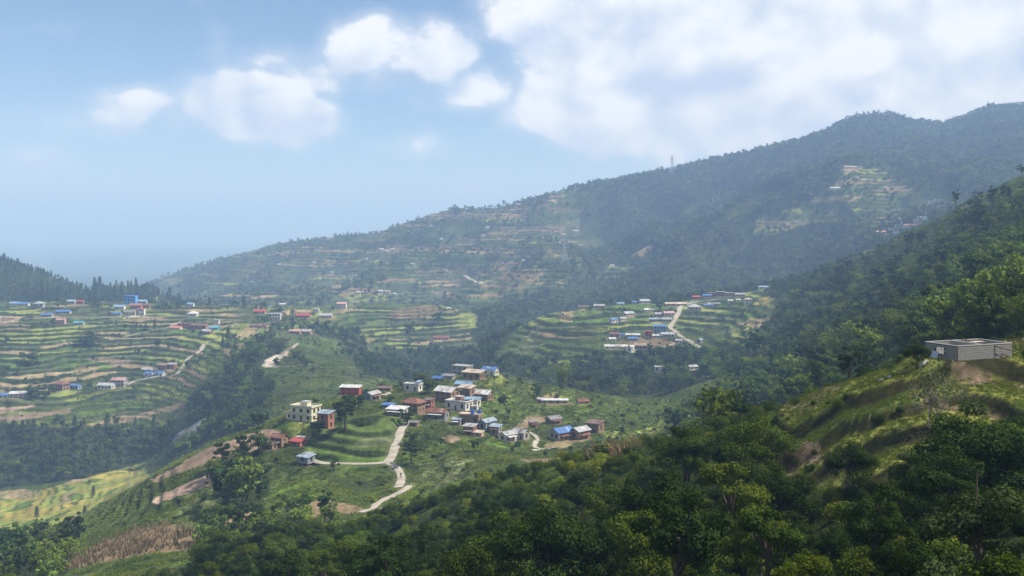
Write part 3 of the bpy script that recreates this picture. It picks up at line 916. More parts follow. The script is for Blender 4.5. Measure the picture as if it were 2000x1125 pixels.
hs(892, 829, 20, 14, 'shed', GBLUE, SLATE, -16, 'bluish annexe left of the flat roof with water tanks', V, .7, 1, 'shed')
hs(952, 842, 34, 24, 'gable', GBLUE, SLATE, 52, 'long house with blue grey gabled roof below the water tanks', V, .55, 1)
hs(968, 851, 24, 16, 'shed', GBLUE, CEM, -22, 'small annexe with blue grey roof before the long gabled house', V, .8, 1, 'shed')
hs(918, 851, 26, 22, 'shed', GREY, BRICK, -20, 'small brick hut with grey tilted roof above the bare soil mound', V, .8, 1, 'hut')
hs(935, 853, 20, 10, 'shed', SAND, PINK, -20, 'pinkish hut with pale flat roof joined to the brick hut', V, .8, 1, 'hut')
hs(992, 863, 34, 20, 'gable', GREY, WHITE, 42, 'white house with grey gable, left of the pair', V, .7, 1)
hs(1017, 862, 34, 21, 'gable', GREY, CEM, -38, 'grey gabled house, right of the pair, with pale side wall', V, .65, 1)
hs(1097, 861, 48, 25, 'gable', BLUE, CEM, 40, 'grey house with broad bright blue roof in the green fields', V, .7, 1)
hs(1133, 860, 40, 25, 'gable', GREY, MUD, 44, 'brown walled house with grey striped roof right of the blue roof', V, .7, 1)
hs(1162, 846, 36, 23, 'shed', BROWN, MUD, -34, 'boxy brown mud house with flat brown roof, rightmost of the three', V, .8, 1)
hs(1081, 829, 32, 16, 'gable', DGREY, MUD, 35, 'mud hut with patchy dark grey roof beside the bare soil', V, .7, 1, 'hut')
hs(1041, 836, 18, 14, 'shed', DGREY, MUD, 20, 'little dark hut on the edge of the bare soil plot', V, .8, 1, 'hut')
hs(1083, 788, 52, 8, 'shed', PALE, CEM, -3, 'long low building with white sheet roof below the woods', (440, 640), .2, 1, 'long_shed')
hs(1138, 789, 25, 8, 'gable', RUST, CEM, 20, 'small rust and white roof at the woodland edge', (440, 640), .6, 1, 'hut')
hs(1057, 781, 14, 10, 'gable', PALE, BRICK, -20, 'tiny brick hut beneath the lone round tree', (440, 640), .7, 1, 'hut')
# left terraces
L = (680, 1150)
hs(8, 778, 34, 10, 'gable', BLUE, WHITE, 4, 'long low house with bright blue roof at the left picture edge', L, .35, 1)
hs(39, 777, 36, 13, 'gable', PALE, SAND, 4, 'cream two storey house with pale roof beside the long blue roof', L, .4, 2)
hs(120, 763, 30, 18, 'hip', RUST, MUD, -25, 'mud house with rusty hipped roof on the lower left terraces', L, .7, 2)
hs(148, 761, 20, 11, 'gable', BLUE, LBLUE, -15, 'small blue roofed house right of the rusty hipped roof', L, .6, 1)
hs(208, 760, 32, 12, 'gable', GREY, WHITE, -10, 'white house with grey roof beside the pink roofed house', L, .5, 1)
hs(234, 755, 28, 19, 'gable', PINK, CEM, -10, 'two storey house with faded pink roof on the left path', L, .6, 2)
hs(289, 728, 22, 10, 'gable', GREY, CEM, -12, 'grey house just behind the blue and white houses', L, .6, 1)
hs(293, 737, 18, 11, 'gable', BLUE, WHITE, -12, 'white house with blue roof, left of the joined pair', L, .7, 1)
hs(313, 735, 18, 10, 'gable', BLUE, WHITE, -12, 'white house with blue roof, right of the joined pair', L, .7, 1)
hs(319, 723, 20, 12, 'shed', RUST, MUD, -12, 'rusty roofed hut on the path above the blue pair', L, .7, 1, 'hut')
hs(336, 721, 18, 12, 'shed', GREY, BRICK, -12, 'brick house with grey roof beside the rusty roofed hut', L, .7, 1)
hs(30, 597, 18, 8, 'gable', LBLUE, WHITE, 5, 'pale blue roofed house, leftmost under the pine hill', L, .6, 1)
hs(46, 598, 22, 8, 'gable', BLUE, WHITE, 5, 'blue roofed house under the left pine hill', L, .5, 1)
hs(77, 601, 18, 12, 'hip', GREY, CEM, 5, 'grey hipped house right of the blue roofs under the pines', L, .7, 1)
hs(93, 619, 20, 8, 'gable', BLUE, CEM, 5, 'low house with blue roof just above the level road', L, .6, 1)
hs(124, 613, 28, 8, 'gable', BLUE, CEM, 2, 'long blue roofed building above the level road', L, .4, 1)
hs(120, 633, 16, 12, 'gable', PINK, PINK, 5, 'pink house just below the level road', L, .7, 2)
hs(155, 635, 19, 8, 'gable', TEAL, CEM, 5, 'teal roofed house below the level road', L, .6, 1)
hs(140, 594, 15, 9, 'gable', GBLUE, CEM, 3, 'grey blue house on the grassy crest under the pines', L, .7, 1)
hs(158, 594, 11, 8, 'gable', RED, BRICK, 3, 'small red house on the grassy crest under the pines', L, .7, 1)
hs(256, 595, 22, 19, 'flat', BLUE, (0.10, 0.30, 0.66), 3, 'bright blue three storey house on the left crest', L, .7, 3, 'blue_house')
hs(278, 593, 18, 8, 'gable', LBLUE, CEM, 3, 'pale blue roofed house right of the bright blue house', L, .6, 1)
hs(266, 604, 22, 12, 'gable', BRICK, BRICK, 3, 'brick red house in front of the bright blue house', L, .6, 2)
hs(234, 605, 20, 10, 'gable', LBLUE, WHITE, 3, 'pale teal roofed house left of the brick red house', L, .6, 1)
hs(229, 617, 16, 8, 'gable', BLUE, CEM, 3, 'blue roofed house beside the level road on the left', L, .6, 1)
hs(254, 616, 22, 10, 'gable', DGREY, SAND, 3, 'dark roofed house between blue roof and white tower house', L, .5, 1)
hs(276, 616, 14, 14, 'flat', RED, WHITE, 3, 'narrow white tower house with red panels by the level road', L, .8, 2)
hs(285, 600, 16, 8, 'gable', BROWN, MUD, 3, 'brown house on the left crest beside the brick red house', L, .6, 1)
hs(377, 618, 17, 10, 'hip', WHITE, WHITE, 0, 'round looking white house at the end of the level road', L, .9, 1)
hs(345, 645, 21, 8, 'gable', (0.55, 0.2, 0.12), WHITE, -8, 'white house with orange red roof above the bright green field', L, .6, 1)
hs(364, 641, 30, 11, 'flat', BROWN, BRICK, -6, 'long brown brick building behind the orange red roof', L, .4, 2)
hs(389, 644, 32, 11, 'shed', RUST, MUD, -6, 'long rusty roofed mud building above the green field', L, .4, 1)
hs(405, 654, 20, 11, 'gable', GREY, MUD, -15, 'grey roofed hut at the right end of the green field', L, .7, 1, 'hut')
hs(419, 645, 19, 8, 'gable', TEAL, TEAL, -10, 'teal shed right of the long rusty roofed building', L, .6, 1, 'shed')
hs(423, 634, 10, 10, 'flat', CEM, WHITE, 0, 'small white block house above the teal shed', L, .8, 2)
hs(373, 599, 12, 8, 'gable', LBLUE, WHITE, 0, 'small pale blue roofed house at the crest edge', L, .7, 1)
E = (830, 1260)
hs(508, 613, 22, 9, 'gable', RED, PINK, 5, 'red roofed house on the mid plateau left of the white house', E, .6, 1)
hs(538, 625, 22, 14, 'flat', GREY, WHITE, 5, 'white two storey house among trees on the mid plateau', E, .7, 2)
hs(505, 640, 34, 7, 'gable', BROWN, TAN, 3, 'long brown low building above the striped fields', E, .3, 1)
hs(577, 652, 22, 9, 'gable', PINK, BRICK, -8, 'faded red roofed house at the end of the climbing path', E, .6, 1)
hs(598, 654, 22, 11, 'gable', GREY, MUD, -8, 'grey roofed house right of the faded red roof', E, .7, 1)
hs(592, 621, 26, 9, 'gable', RED, BRICK, 0, 'red roofed house in the trees of the mid plateau', E, .5, 1)
hs(636, 621, 26, 9, 'gable', GREY, PINK, 0, 'grey roofed pinkish house beside the terraced rise', E, .5, 1)
hs(617, 608, 12, 6, 'flat', WHITE, WHITE, 0, 'small white house behind the plateau trees', E, .7, 1)
hs(668, 603, 17, 14, 'gable', PINK, WHITE, 0, 'white house with red roof left of the terraced rise', E, .7, 2)
hs(862, 664, 30, 8, 'gable', RUST, PINK, 0, 'lone long red house on the terraced rise', (950, 1260), .35, 1)
hs(877, 604, 7, 4, 'gable', WHITE, WHITE, 0, 'tiny white hut on top of the terraced rise', (1080, 1300), .7, 1, 'hut')
# terraced hill on the right
C = (660, 1080)
hs(1140, 602, 19, 7, 'gable', BROWN, CEM, 0, 'brown roofed house at the left end of the green hill crest', C, .5, 1)
hs(1170, 601, 20, 7, 'gable', GREY, MUD, 0, 'grey roofed house on the green hill crest', C, .5, 1)
hs(1212, 595, 13, 5, 'gable', LBLUE, WHITE, 0, 'small pale roof on the green hill crest', C, .6, 1)
hs(1240, 591, 11, 6, 'gable', BLUE, CEM, 0, 'small blue roof on the green hill crest', C, .7, 1)
hs(1258, 593, 22, 9, 'gable', GREY, WHITE, 20, 'white gabled house on the green hill crest', C, .6, 1)
hs(1320, 598, 42, 8, 'gable', SAND, TAN, 0, 'long tan building at the top of the winding road', C, .25, 1)
hs(1268, 608, 18, 6, 'gable', PALE, WHITE, 0, 'low white roof behind the dark round tree on the green hill', C, .6, 1)
hs(1226, 621, 26, 13, 'gable', GREY, SAND, 38, 'large grey roofed house in the middle of the green hill', C, .6, 2)
hs(1198, 631, 18, 10, 'gable', BLUE, WHITE, 38, 'blue roofed house below the large grey roof on the green hill', C, .6, 1)
hs(1215, 628, 16, 9, 'gable', GREY, WHITE, 38, 'white annexe between the blue and large grey roofs', C, .7, 1)
hs(1288, 619, 20, 9, 'gable', GREY, CEM, 10, 'grey roofed house left of the red roof by the winding road', C, .6, 1)
hs(1306, 617, 22, 10, 'gable', PINK, WHITE, 10, 'house with faded red roof beside the winding road', C, .6, 1)
hs(1281, 628, 26, 7, 'gable', GBLUE, SLATE, 0, 'long blue grey shed above the blue two storey house', C, .3, 1, 'shed')
hs(1302, 628, 17, 8, 'gable', GREY, CEM, 0, 'grey house right of the long blue grey shed', C, .6, 1)
hs(1289, 650, 25, 16, 'shed', BLUE, LBLUE, -10, 'blue walled two storey house at the bend of the winding road', C, .7, 2, 'blue_house')
hs(1304, 658, 26, 9, 'gable', GREY, SLATE, -8, 'grey shed below the blue two storey house', C, .5, 1, 'shed')
hs(1266, 657, 13, 11, 'flat', RED, RED, -5, 'small bright red house left of the blue two storey house', C, .8, 1, 'red_house')
hs(1285, 662, 20, 6, 'shed', PALE, CEM, -5, 'low white roof below the blue two storey house', C, .6, 1)
hs(1201, 659, 19, 10, 'gable', RUST, MUD, -12, 'rusty roofed house at the left of the hill hamlet', C, .6, 1)
hs(1216, 658, 11, 7, 'gable', BLUE, WHITE, -12, 'small blue roof in the middle of the hill hamlet', C, .7, 1)
hs(1236, 659, 28, 8, 'gable', PALE, CEM, -5, 'long pale roof in the middle of the hill hamlet', C, .35, 1)
hs(1195, 667, 15, 8, 'gable', PALE, WHITE, 15, 'white hut at the lower left of the hill hamlet', C, .7, 1, 'hut')
hs(1237, 666, 18, 8, 'gable', BLUE, CEM, -5, 'bright blue roof above the hamlet trees', C, .6, 1)
hs(1203, 681, 44, 8, 'gable', PALE, WHITE, -3, 'long low white building at the foot of the hill hamlet', C, .25, 1, 'long_shed')
hs(1232, 689, 15, 15, 'gable', WHITE, WHITE, 60, 'white gable end at the foot of the hill hamlet', C, .6, 1)
hs(1252, 682, 26, 12, 'gable', TAN, MUD, -12, 'brown house with tan roof at the right foot of the hamlet', C, .6, 1)
hs(1326, 671, 13, 9, 'gable', GREY, WHITE, -10, 'small grey roofed house below the road bend', C, .7, 1)
hs(1367, 671, 12, 10, 'gable', GBLUE, SLATE, 50, 'small slate house right of the winding road', C, .7, 1)
hs(1288, 727, 20, 11, 'flat', WHITE, WHITE, -10, 'white flat roofed house in the woods below the green hill', (560, 900), .6, 1)
hs(1352, 723, 22, 10, 'gable', GREY, WHITE, 30, 'grey roofed house in the woods below the road end', (560, 900), .6, 1)
hs(1356, 607, 24, 13, 'hip', GREY, SAND, 0, 'cream house with wide grey roof right of the winding road', C, .8, 2)
hs(1383, 599, 17, 6, 'gable', BLUE, CEM, 0, 'low blue roof right of the cream house', C, .6, 1)
hs(1360, 585, 15, 8, 'gable', RED, BRICK, 0, 'red roofed house at the upper end of the winding road', C, .6, 1)
hs(1381, 581, 16, 7, 'gable', BLUE, CEM, 0, 'blue roofed house at the upper end of the winding road', C, .6, 1)
hs(1391, 579, 16, 9, 'flat', BRICK, BRICK, 0, 'brick house, leftmost of the brick row', C, .7, 2)
hs(1407, 578, 16, 9, 'flat', CEM, BRICK, 0, 'grey topped brick house in the middle of the brick row', C, .7, 2)
hs(1424, 579, 18, 8, 'flat', CEM, TAN, 0, 'tan house at the right end of the brick row', C, .7, 2)
hs(1393, 595, 24, 8, 'gable', DGREY, SLATE, 0, 'dark grey shed between the brick row and blue roof', C, .4, 1, 'shed')
hs(1461, 596, 13, 15, 'hip', SAND, WHITE, 0, 'tall cream house beside the yellow field', C, .8, 2)
hs(1492, 565, 20, 7, 'gable', LBLUE, WHITE, 0, 'long pale blue house at the hill foot, rightmost', C, .4, 1)
hs(1445, 579, 18, 7, 'gable', GREY, CEM, 0, 'grey roofed house between the brick row and tall cream house', C, .5, 1)
hs(1426, 590, 9, 5, 'gable', WHITE, WHITE, 0, 'tiny white hut below the tan house', C, .7, 1, 'hut')
hs(1442, 588, 8, 4, 'gable', WHITE, WHITE, 0, 'tiny white hut left of the tall cream house', C, .7, 1, 'hut')
# far village in the saddle on the right
S = (900, 1700)
for k, (a, b, ww, hh, cc_, st) in enumerate([(1820, 401, 12, 10, WHITE, 2), (1831, 399, 12, 12, WHITE, 3), (1842, 398, 13, 11, GREY, 2), (1851, 401, 10, 8, SAND, 2)]):
    hs(a, b, ww, hh, 'flat', cc_, WHITE if k != 3 else SAND, 0, ['white block house, leftmost of the upper saddle village', 'tallest white block house of the upper saddle village', 'white house with grey top in the upper saddle village', 'sand coloured house, rightmost of the upper saddle village'][k], S, .8, st)
for (a, b, ww, hh, st, rf, wl, lab) in [
    (1738, 440, 13, 9, 'flat', WHITE, WHITE, 'white house, leftmost of the lower saddle village'),
    (1752, 438, 12, 8, 'flat', CEM, SLATE, 'grey house in the back row of the lower saddle village'),
    (1778, 427, 18, 6, 'gable', LBLUE, WHITE, 'long pale blue roof above the lower saddle village'),
    (1799, 427, 16, 5, 'gable', LBLUE, WHITE, 'pale blue roof at the right of the lower saddle village'),
    (1756, 447, 14, 10, 'flat', GREY, CEM, 'grey block house in the front row of the lower saddle village'),
    (1772, 446, 14, 9, 'gable', BRICK, WHITE, 'brick roofed house in the front row of the lower saddle village'),
    (1766, 438, 12, 8, 'flat', WHITE, WHITE, 'white house in the back row of the lower saddle village'),
    (1784, 441, 12, 7, 'gable', RUST, SAND, 'rusty roofed house at the right of the front row'),
    (1720, 457, 16, 7, 'gable', PINK, PINK, 'pink roofed house below the lower saddle village'),
    (1743, 453, 12, 6, 'flat', WHITE, WHITE, 'low white house below the lower saddle village')]:
    hs(a, b, ww, hh, st, rf, wl, 0, lab, S, .7, 2)
for (a, b, ww, cl) in [(1726, 447, 9, WHITE), (1733, 431, 8, SAND), (1746, 431, 8, WHITE), (1760, 431, 9, WHITE), (1789, 434, 9, WHITE), (1795, 438, 8, PINK), (1806, 430, 8, WHITE), (1812, 407, 9, WHITE),
                       (1826, 408, 9, SAND), (1838, 407, 8, WHITE), (1846, 407, 9, WHITE), (1804, 419, 9, WHITE), (1750, 457, 9, WHITE), (1732, 462, 9, SAND)]:
    hs(a, b, ww, 7, 'flat', cl, cl, 0, 'small pale block house crowded into the saddle village', S, .8, 2, group='small houses crowded into the saddle village', far=True)
hs(1660, 330, 28, 7, 'gable', TAN, SAND, 10, 'long tan building on the high forested spur', (1300, 2000), .4, 1)
hs(1631, 370, 18, 5, 'gable', WHITE, WHITE, 0, 'low white building below the high forested spur', (1300, 2000), .4, 1)
FARH = [(953,448,8,6,WHITE),(944,463,8,5,PINK),(1013,404,8,6,PINK),(1125,454,9,5,WHITE),(1076,467,12,4,WHITE),(1100,460,9,4,PINK),(1090,476,9,4,WHITE),
        (1022,511,8,4,WHITE),(870,531,7,4,WHITE),(840,444,8,4,WHITE),(862,469,6,4,WHITE),(1195,521,8,4,WHITE),(806,518,7,4,WHITE),(715,508,7,4,WHITE),
        (647,533,7,4,LBLUE),(614,515,6,4,WHITE),(745,489,8,4,WHITE),(757,493,8,4,PINK),(768,489,7,4,WHITE),(700,575,9,6,WHITE),(712,574,10,6,PINK),
        (742,572,12,6,WHITE),(757,573,10,6,PINK),(770,577,9,5,WHITE),(492,553,7,4,LBLUE),(545,518,6,3,WHITE),(552,598,11,6,WHITE),(530,601,8,4,LBLUE)]
for (a, b, ww, hh, cl) in FARH:
    tone_ = 'pale blue roofed' if cl is LBLUE else 'pinkish roofed' if cl is PINK else 'white'
    where_ = ('at the valley foot of the far ridge' if b > 565 else 'just under the skyline left of the pylon' if b < 450 else 'at the left end of the far ridge' if a < 660 else
              'on the left part of the far ridge' if a < 830 else 'on the far slope below the round skyline tree' if a < 960 else 'on the far slope near the lower pylons')
    hs(a, b, ww, hh, 'gable', cl, WHITE, 0, 'tiny ' + tone_ + ' house ' + where_, (1240, 2700), .6, 1, group='tiny houses scattered on the far hillside', far=True)

for h in H:
    p = at(h['px'], h['py'], h['rng'][0] * (.85 if 285 < h['rng'][0] < 640 else 1), h['rng'][1])
    d = p[1]
    th = R(h['yaw']); c, s = abs(math.cos(th)), abs(math.sin(th))
    Lx = h['w'] * d / F / (c + h['ratio'] * s)
    By = Lx * h['ratio']
    deep = (By * c + Lx * s) * 0.42
    h['Lx'], h['By'] = Lx, By
    h['Ht'] = max(1.6, h['h'] * d / F * 0.90)
    q = p.copy()
    q[0] += deep * (h['px'] - CX) / F
    q[1] += deep
    q[2] = p[2]
    h['pos'] = q
    s_, dist = bench(np.array([q[0]]), np.array([q[1]]), np.array([p[2] + 0.05]), 0.5 * math.hypot(Lx, By) + .3, 2.5 + Lx * .3)
    if d < 1300:
        k = (1 - sstep(0.42 * Lx, 0.75 * Lx + 1.0, dist)) * 0.75
        COLV[s_] = COLV[s_] * (1 - k[..., None]) + k[..., None] * (PALV['stub'] * 0.8)
    TREE[s_] *= sstep(0.55 * Lx, 0.9 * Lx + 1.5, dist)
# level yard of the unroofed block building
RUIN = np.array((44.75, 97.6)); RUIN_YAW = R(22)
rz = float(zat(np.array([42.3]), np.array([95.2]))[0])
RUIN_Z = -(703 - HY) * 95.0 / F
gx, gy = np.meshgrid(np.linspace(-3.6, 3.6, 7), np.linspace(-1.9, 2.2, 4))
gx, gy = gx.ravel(), gy.ravel()
bx = RUIN[0] + gx * math.cos(RUIN_YAW) - gy * math.sin(RUIN_YAW)
by = RUIN[1] + gx * math.sin(RUIN_YAW) + gy * math.cos(RUIN_YAW)
s_, dist = bench(bx, by, np.full(bx.shape, RUIN_Z), 0.9, 2.2)
TREE[s_] *= sstep(1.5, 2.6, dist)
refresh()

# ---------------------------------------------------------------- the ground as one sheet
co = np.stack([X, Y, Z], -1).reshape(-1, 3).astype(np.float32)
ii = (np.arange(NR - 1)[:, None] * NC + np.arange(NC - 1)[None]).ravel()
quads = np.stack([ii, ii + 1, ii + NC + 1, ii + NC], 1).astype(np.int32)
me = bpy.data.meshes.new('ground')
me.vertices.add(len(co)); me.vertices.foreach_set('co', co.ravel())
me.loops.add(quads.size); me.loops.foreach_set('vertex_index', quads.ravel())
me.polygons.add(len(quads))
me.polygons.foreach_set('loop_start', np.arange(0, quads.size, 4, dtype=np.int32))
me.update(calc_edges=True)
ca = me.color_attributes.new('land', 'FLOAT_COLOR', 'POINT')
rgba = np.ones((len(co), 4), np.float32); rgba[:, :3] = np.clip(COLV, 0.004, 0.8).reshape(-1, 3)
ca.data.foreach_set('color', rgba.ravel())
me.polygons.foreach_set('use_smooth', np.ones(len(quads), bool))
m, t, o = new_mat('land')
at_ = t.new('ShaderNodeAttribute', attribute_name='land')
p_ = pos_of(t)
n_a = t.noise(p_, 0.9, 6.0, 0.70)
n_b = t.noise(p_, 0.12, 4.0, 0.6)
k = t.m('ADD', t.m('MULTIPLY', n_a, 1.7), t.m('MULTIPLY', n_b, 0.9))
k = t.m('MAXIMUM', t.m('SUBTRACT', k, 0.30), 0.2)
vm = t.new('ShaderNodeVectorMath', operation='SCALE')
t.l.new(at_.outputs['Color'], vm.inputs[0]); t.l.new(k, vm.inputs['Scale'])
df = t.new('ShaderNodeBsdfDiffuse')
t.l.new(vm.outputs[0], df.inputs[0])
bp = t.new('ShaderNodeBump')
bp.inputs['Strength'].default_value = 0.6; bp.inputs['Distance'].default_value = 0.5
t.l.new(n_a, bp.inputs['Height']); t.l.new(bp.outputs[0], df.inputs['Normal'])
t.l.new(df.outputs[0], o.inputs[0])
ground = link('ground', me, None, m)
tag(ground, 'terraced green hills, wooded slopes and valley floor', 'ground', kind='structure')

# roads: sheets a little above their benches
ROADM = painted((0.40, 0.36, 0.29), 0.95, 0.85, 0.3, 'dirt_road')
for (nm, lab, wd, line, zz) in road_lines:
    tn_ = np.gradient(line, axis=0); tn_ /= np.linalg.norm(tn_, axis=1)[:, None] + 1e-9
    nr = np.stack([-tn_[:, 1], tn_[:, 0]], 1)
    n = len(line)
    jit = np.interp(np.arange(n), np.arange(0, n + 6, 3), np.random.RandomState(n).uniform(.8, 1.15, len(np.arange(0, n + 6, 3))))
    vs, fs = [], []
    for k_, off_ in enumerate((-.5, -.25, 0, .25, .5)):
        pts = line + nr * off_ * wd * jit[:, None]
        z_ = np.maximum(zat(pts[:, 0], pts[:, 1]), zz) + 0.10 + 0.05 * (1 - abs(off_) * 2) + 0.00012 * line[:, 1]
        vs.append(np.column_stack([pts, z_]))
    vs = np.array(vs)
    for k_ in range(4):
        for i in range(n - 1):
            fs.append((k_ * n + i, k_ * n + i + 1, (k_ + 1) * n + i + 1, (k_ + 1) * n + i))
    rm = bpy.data.meshes.new(nm); rm.from_pydata(vs.reshape(-1, 3).tolist(), [], fs); rm.update()
    tag(link(nm, rm, None, ROADM), lab, 'path' if 'foot' in nm else 'road', kind='structure')

# ---------------------------------------------------------------- house builder
FRAME = painted((0.30, 0.20, 0.13), 0.7, 0.3, 2.0, 'window_frame')


def build_house(h):
    Lx, By, Ht = h['Lx'], h['By'], h['Ht']
    root = empty(h['name'], h['pos'], R(h['yaw']))
    tag(root, h['label'], h['name'].split('_')[-1] if h['name'] not in ('long_shed', 'lean_to', 'cowshed') else ('shed' if h['name'] != 'lean_to' else 'lean-to'))
    root['group'] = h.get('group') or ('village and hillside houses' if h['rng'] == V else 'houses on the slopes')
    wm = painted(h['wall'], .88, .6); d = h['pos'][1]
    x0, x1, y0, y1 = -Lx / 2, Lx / 2, -By / 2, By / 2
    st = h['style']
    rise = {'gable': 0.24 * By, 'hip': 0.24 * By, 'shed': 0.13 * By, 'flat': 0.0}[st]
    rise = min(rise, Ht * .42)
    hw = max(Ht - rise, 1.2)
    ov = 0.06 * By + 0.22
    rm_ = sheet(h['roof'], h.get('rust', 0.42 if h['roof'] not in (RUST, BROWN) else 0.6))
    tk = 0.10 + 0.00010 * d
    base = -1.3
    if h.get('stilts'):
        base = 0.75
        for a in (x0 + .2, 0, x1 - .2):
            for b in (y0 + .2, y1 - .2):
                MB().box(a - .1, a + .1, b - .1, b + .1, -1.2, base).build('stilt', WOOD, root)
    if st == 'gable':
        MB().prism([(y0, base), (y1, base), (y1, hw), (0, hw + rise), (y0, hw)], 'x', x0, x1).build('wall', wm, root)
        s = rise / (By / 2)
        for sg in (-1, 1):
            e = sg * (By / 2 + ov)
            mb = MB()
            zt = hw + rise + .04; ze = hw + rise - s * (By / 2 + ov) + .04
            pl = [(0, zt), (e, ze), (e, ze + tk), (0, zt + tk)]
            if sg < 0: pl = pl[::-1]
            mb.prism(pl, 'x', x0 - ov, x1 + ov).build('roof_slope', rm_, root)
        if d < 700: MB().box(x0 - ov - .03, x1 + ov + .03, -.16, .16, hw + rise + tk * .6, hw + rise + tk + .10).build('ridge_cap', rm_, root)
    elif st == 'shed':
        MB().prism([(y0, base), (y1, base), (y1, hw + rise), (y0, hw)], 'x', x0, x1).build('wall', wm, root)
        s = rise / By
        pl = [(y0 - ov, hw - s * ov + .03), (y1 + ov, hw + rise + s * ov + .03), (y1 + ov, hw + rise + s * ov + .03 + tk), (y0 - ov, hw - s * ov + .03 + tk)]
        MB().prism(pl, 'x', x0 - ov, x1 + ov).build('roof', rm_, root)
    elif st == 'hip':
        MB().box(x0, x1, y0, y1, base, hw).build('wall', wm, root)
        k = (Lx - By) / 2 if Lx > By * 1.1 else Lx * .08
        e = ov + .15
        mb = MB()
        a = [(x0 - e, y0 - e, hw), (x1 + e, y0 - e, hw), (x1 + e, y1 + e, hw), (x0 - e, y1 + e, hw)]
        b = [(q[0], q[1], hw + tk) for q in a]
        mb.hexa(a, b)
        i = len(mb.v)
        mb.v += [(x0 - e, y0 - e, hw + tk), (x1 + e, y0 - e, hw + tk), (x1 + e, y1 + e, hw + tk), (x0 - e, y1 + e, hw + tk), (-k, 0, hw + rise * 1.25 + tk), (k, 0, hw + rise * 1.25 + tk)]
        mb.f += [(i, i + 1, i + 5, i + 4), (i + 1, i + 2, i + 5), (i + 2, i + 3, i + 4, i + 5), (i + 3, i, i + 4)]
        mb.build('roof', rm_, root)
    else:
        MB().box(x0, x1, y0, y1, base, hw).build('wall', wm, root)
        slab = painted(tuple(min(.7, c * 1.1) for c in h['roof']), 0.9, 0.5, 0.7)
        MB().box(x0 - .35, x1 + .35, y0 - .35, y1 + .35, hw + .003, hw + .17).build('roof_slab', slab, root)
        if d < 700:
            ph = 0.55 if h['wall'] == CREAM else 0.28
            pw = MB()
            pw.box(x0 - .30, x1 + .30, y0 - .30, y0 - .16, hw + .173, hw + ph + .17)
            pw.box(x0 - .30, x1 + .30, y1 + .16, y1 + .30, hw + .173, hw + ph + .17)
            pw.box(x0 - .30, x0 - .16, y0 - .157, y1 + .157, hw + .173, hw + ph + .17)
            pw.box(x1 + .16, x1 + .30, y0 - .157, y1 + .157, hw + .173, hw + ph + .17)
            pw.build('parapet', wm, root)
            if h.get('room') or h['wall'] == CREAM:
                q = MB().box(-.16 * Lx, .12 * Lx, -.1 * By, .32 * By, hw + .173, hw + 1.7).build('roof_room', painted(BRICK if h.get('room') else CREAM), root)
                MB().box(-.16 * Lx - .25, .12 * Lx + .25, -.1 * By - .25, .32 * By + .25, hw + 1.703, hw + 1.83).build('slab', slab, q)
        if h.get('extra'):
            MB().prism([(y0 * .1, hw + .9), (y1, hw + 1.35), (y1, hw + 1.45), (y0 * .1, hw + 1.0)], 'x', .18 * Lx, x1).build('roof_cover', sheet(h['extra'], .1), root)
            for b in (0.02 * By, .42 * By):
                for a in (.22 * Lx, .46 * Lx):
                    MB().box(a - .05, a + .05, b - .05, b + .05, hw + .173, hw + 1.0).build('post', WOOD, root)
        if h['st'] > 1 and d < 700:
            MB().box(x0 - .25, x1 + .25, y0 - .8, y0 - .003, hw / 2 - .06, hw / 2 + .06).build('balcony_slab', slab, root)
    if h.get('wing'):
        wx = Lx * .27
        q = MB().box(x0 - wx, x0 - .003, y0 + .1 * By, y1 - .2 * By, base, hw * .52).build('wing', wm, root)
        MB().box(x0 - wx - .3, x0 - .004, y0 + .1 * By - .3, y1 - .2 * By + .3, hw * .52 + .003, hw * .52 + .16).build('wing_slab', painted(PINK), q)
        MB().box(x0 - wx + 1.0, x0 - wx + 1.9, y0 + .1 * By - .05, y0 + .1 * By + .003, .9, 2.0).build('window', DARK, q)
    if h.get('far'): return root
    # sheets of another age on the roofs, a veranda on some
    rr = random.Random(int(h['px'] * 31 + h['py']))
    if st in ('gable', 'shed') and d < 1000:
        for _ in range(rr.choice((1, 2, 2, 3))):
            xa = rr.uniform(x0, x1 - .28 * Lx); xb = xa + rr.uniform(.12, .28) * Lx
            if st == 'shed': ya, yb = y0 - ov, y1 + ov; zf = lambda y: hw + .03 + tk + (y - y0) * rise / By
            else: ya, yb = y0 - ov, -.1; zf = lambda y: hw + rise + .04 + tk + y * rise / (By / 2)
            k = rr.uniform(0, .5); yc = ya + (yb - ya) * k; yd = yc + (yb - yc) * rr.uniform(.5, 1)
            pl = [(yc, zf(yc) + .012), (yd, zf(yd) + .012), (yd, zf(yd) + .04), (yc, zf(yc) + .04)]
            base_c = h['roof']; f_ = rr.choice((.6, .75, 1.25, 1.5))
            cn_ = tuple(min(.7, .5 * c * f_ + .5 * g_ * f_) for c, g_ in zip(base_c, rr.choice((base_c, GREY, RUST))))
            MB().prism(pl, 'x', xa, xb).build('roof_sheet', sheet(tuple(round(c, 2) for c in cn_), .4), root)
    if d < 620 and st != 'flat' and hw > 2.0 and rr.random() < .45:
        vz = min(2.1, hw * .8)
        pl = [(y0 - 1.3, vz - .3), (y0 - .01, vz), (y0 - .01, vz + .08), (y0 - 1.3, vz - .22)]
        MB().prism(pl, 'x', x0 + .1 * Lx, x1 - .1 * Lx).build('veranda_roof', sheet(rr.choice((GREY, RUST, PALE)), .5), root)
        for xx in (x0 + .12 * Lx, 0, x1 - .12 * Lx): MB().box(xx - .06, xx + .06, y0 - 1.2, y0 - 1.08, -1.0, vz - .3).build('veranda_post', WOOD, root)
    # openings on the two sides turned to the valley
    sh = hw / max(1, h['st'])
    yaw = h['yaw']
    wsz = min(0.5, sh * .2); wh = sh * .24
    nwin = max(1, min(4, int(Lx / 2.4)))
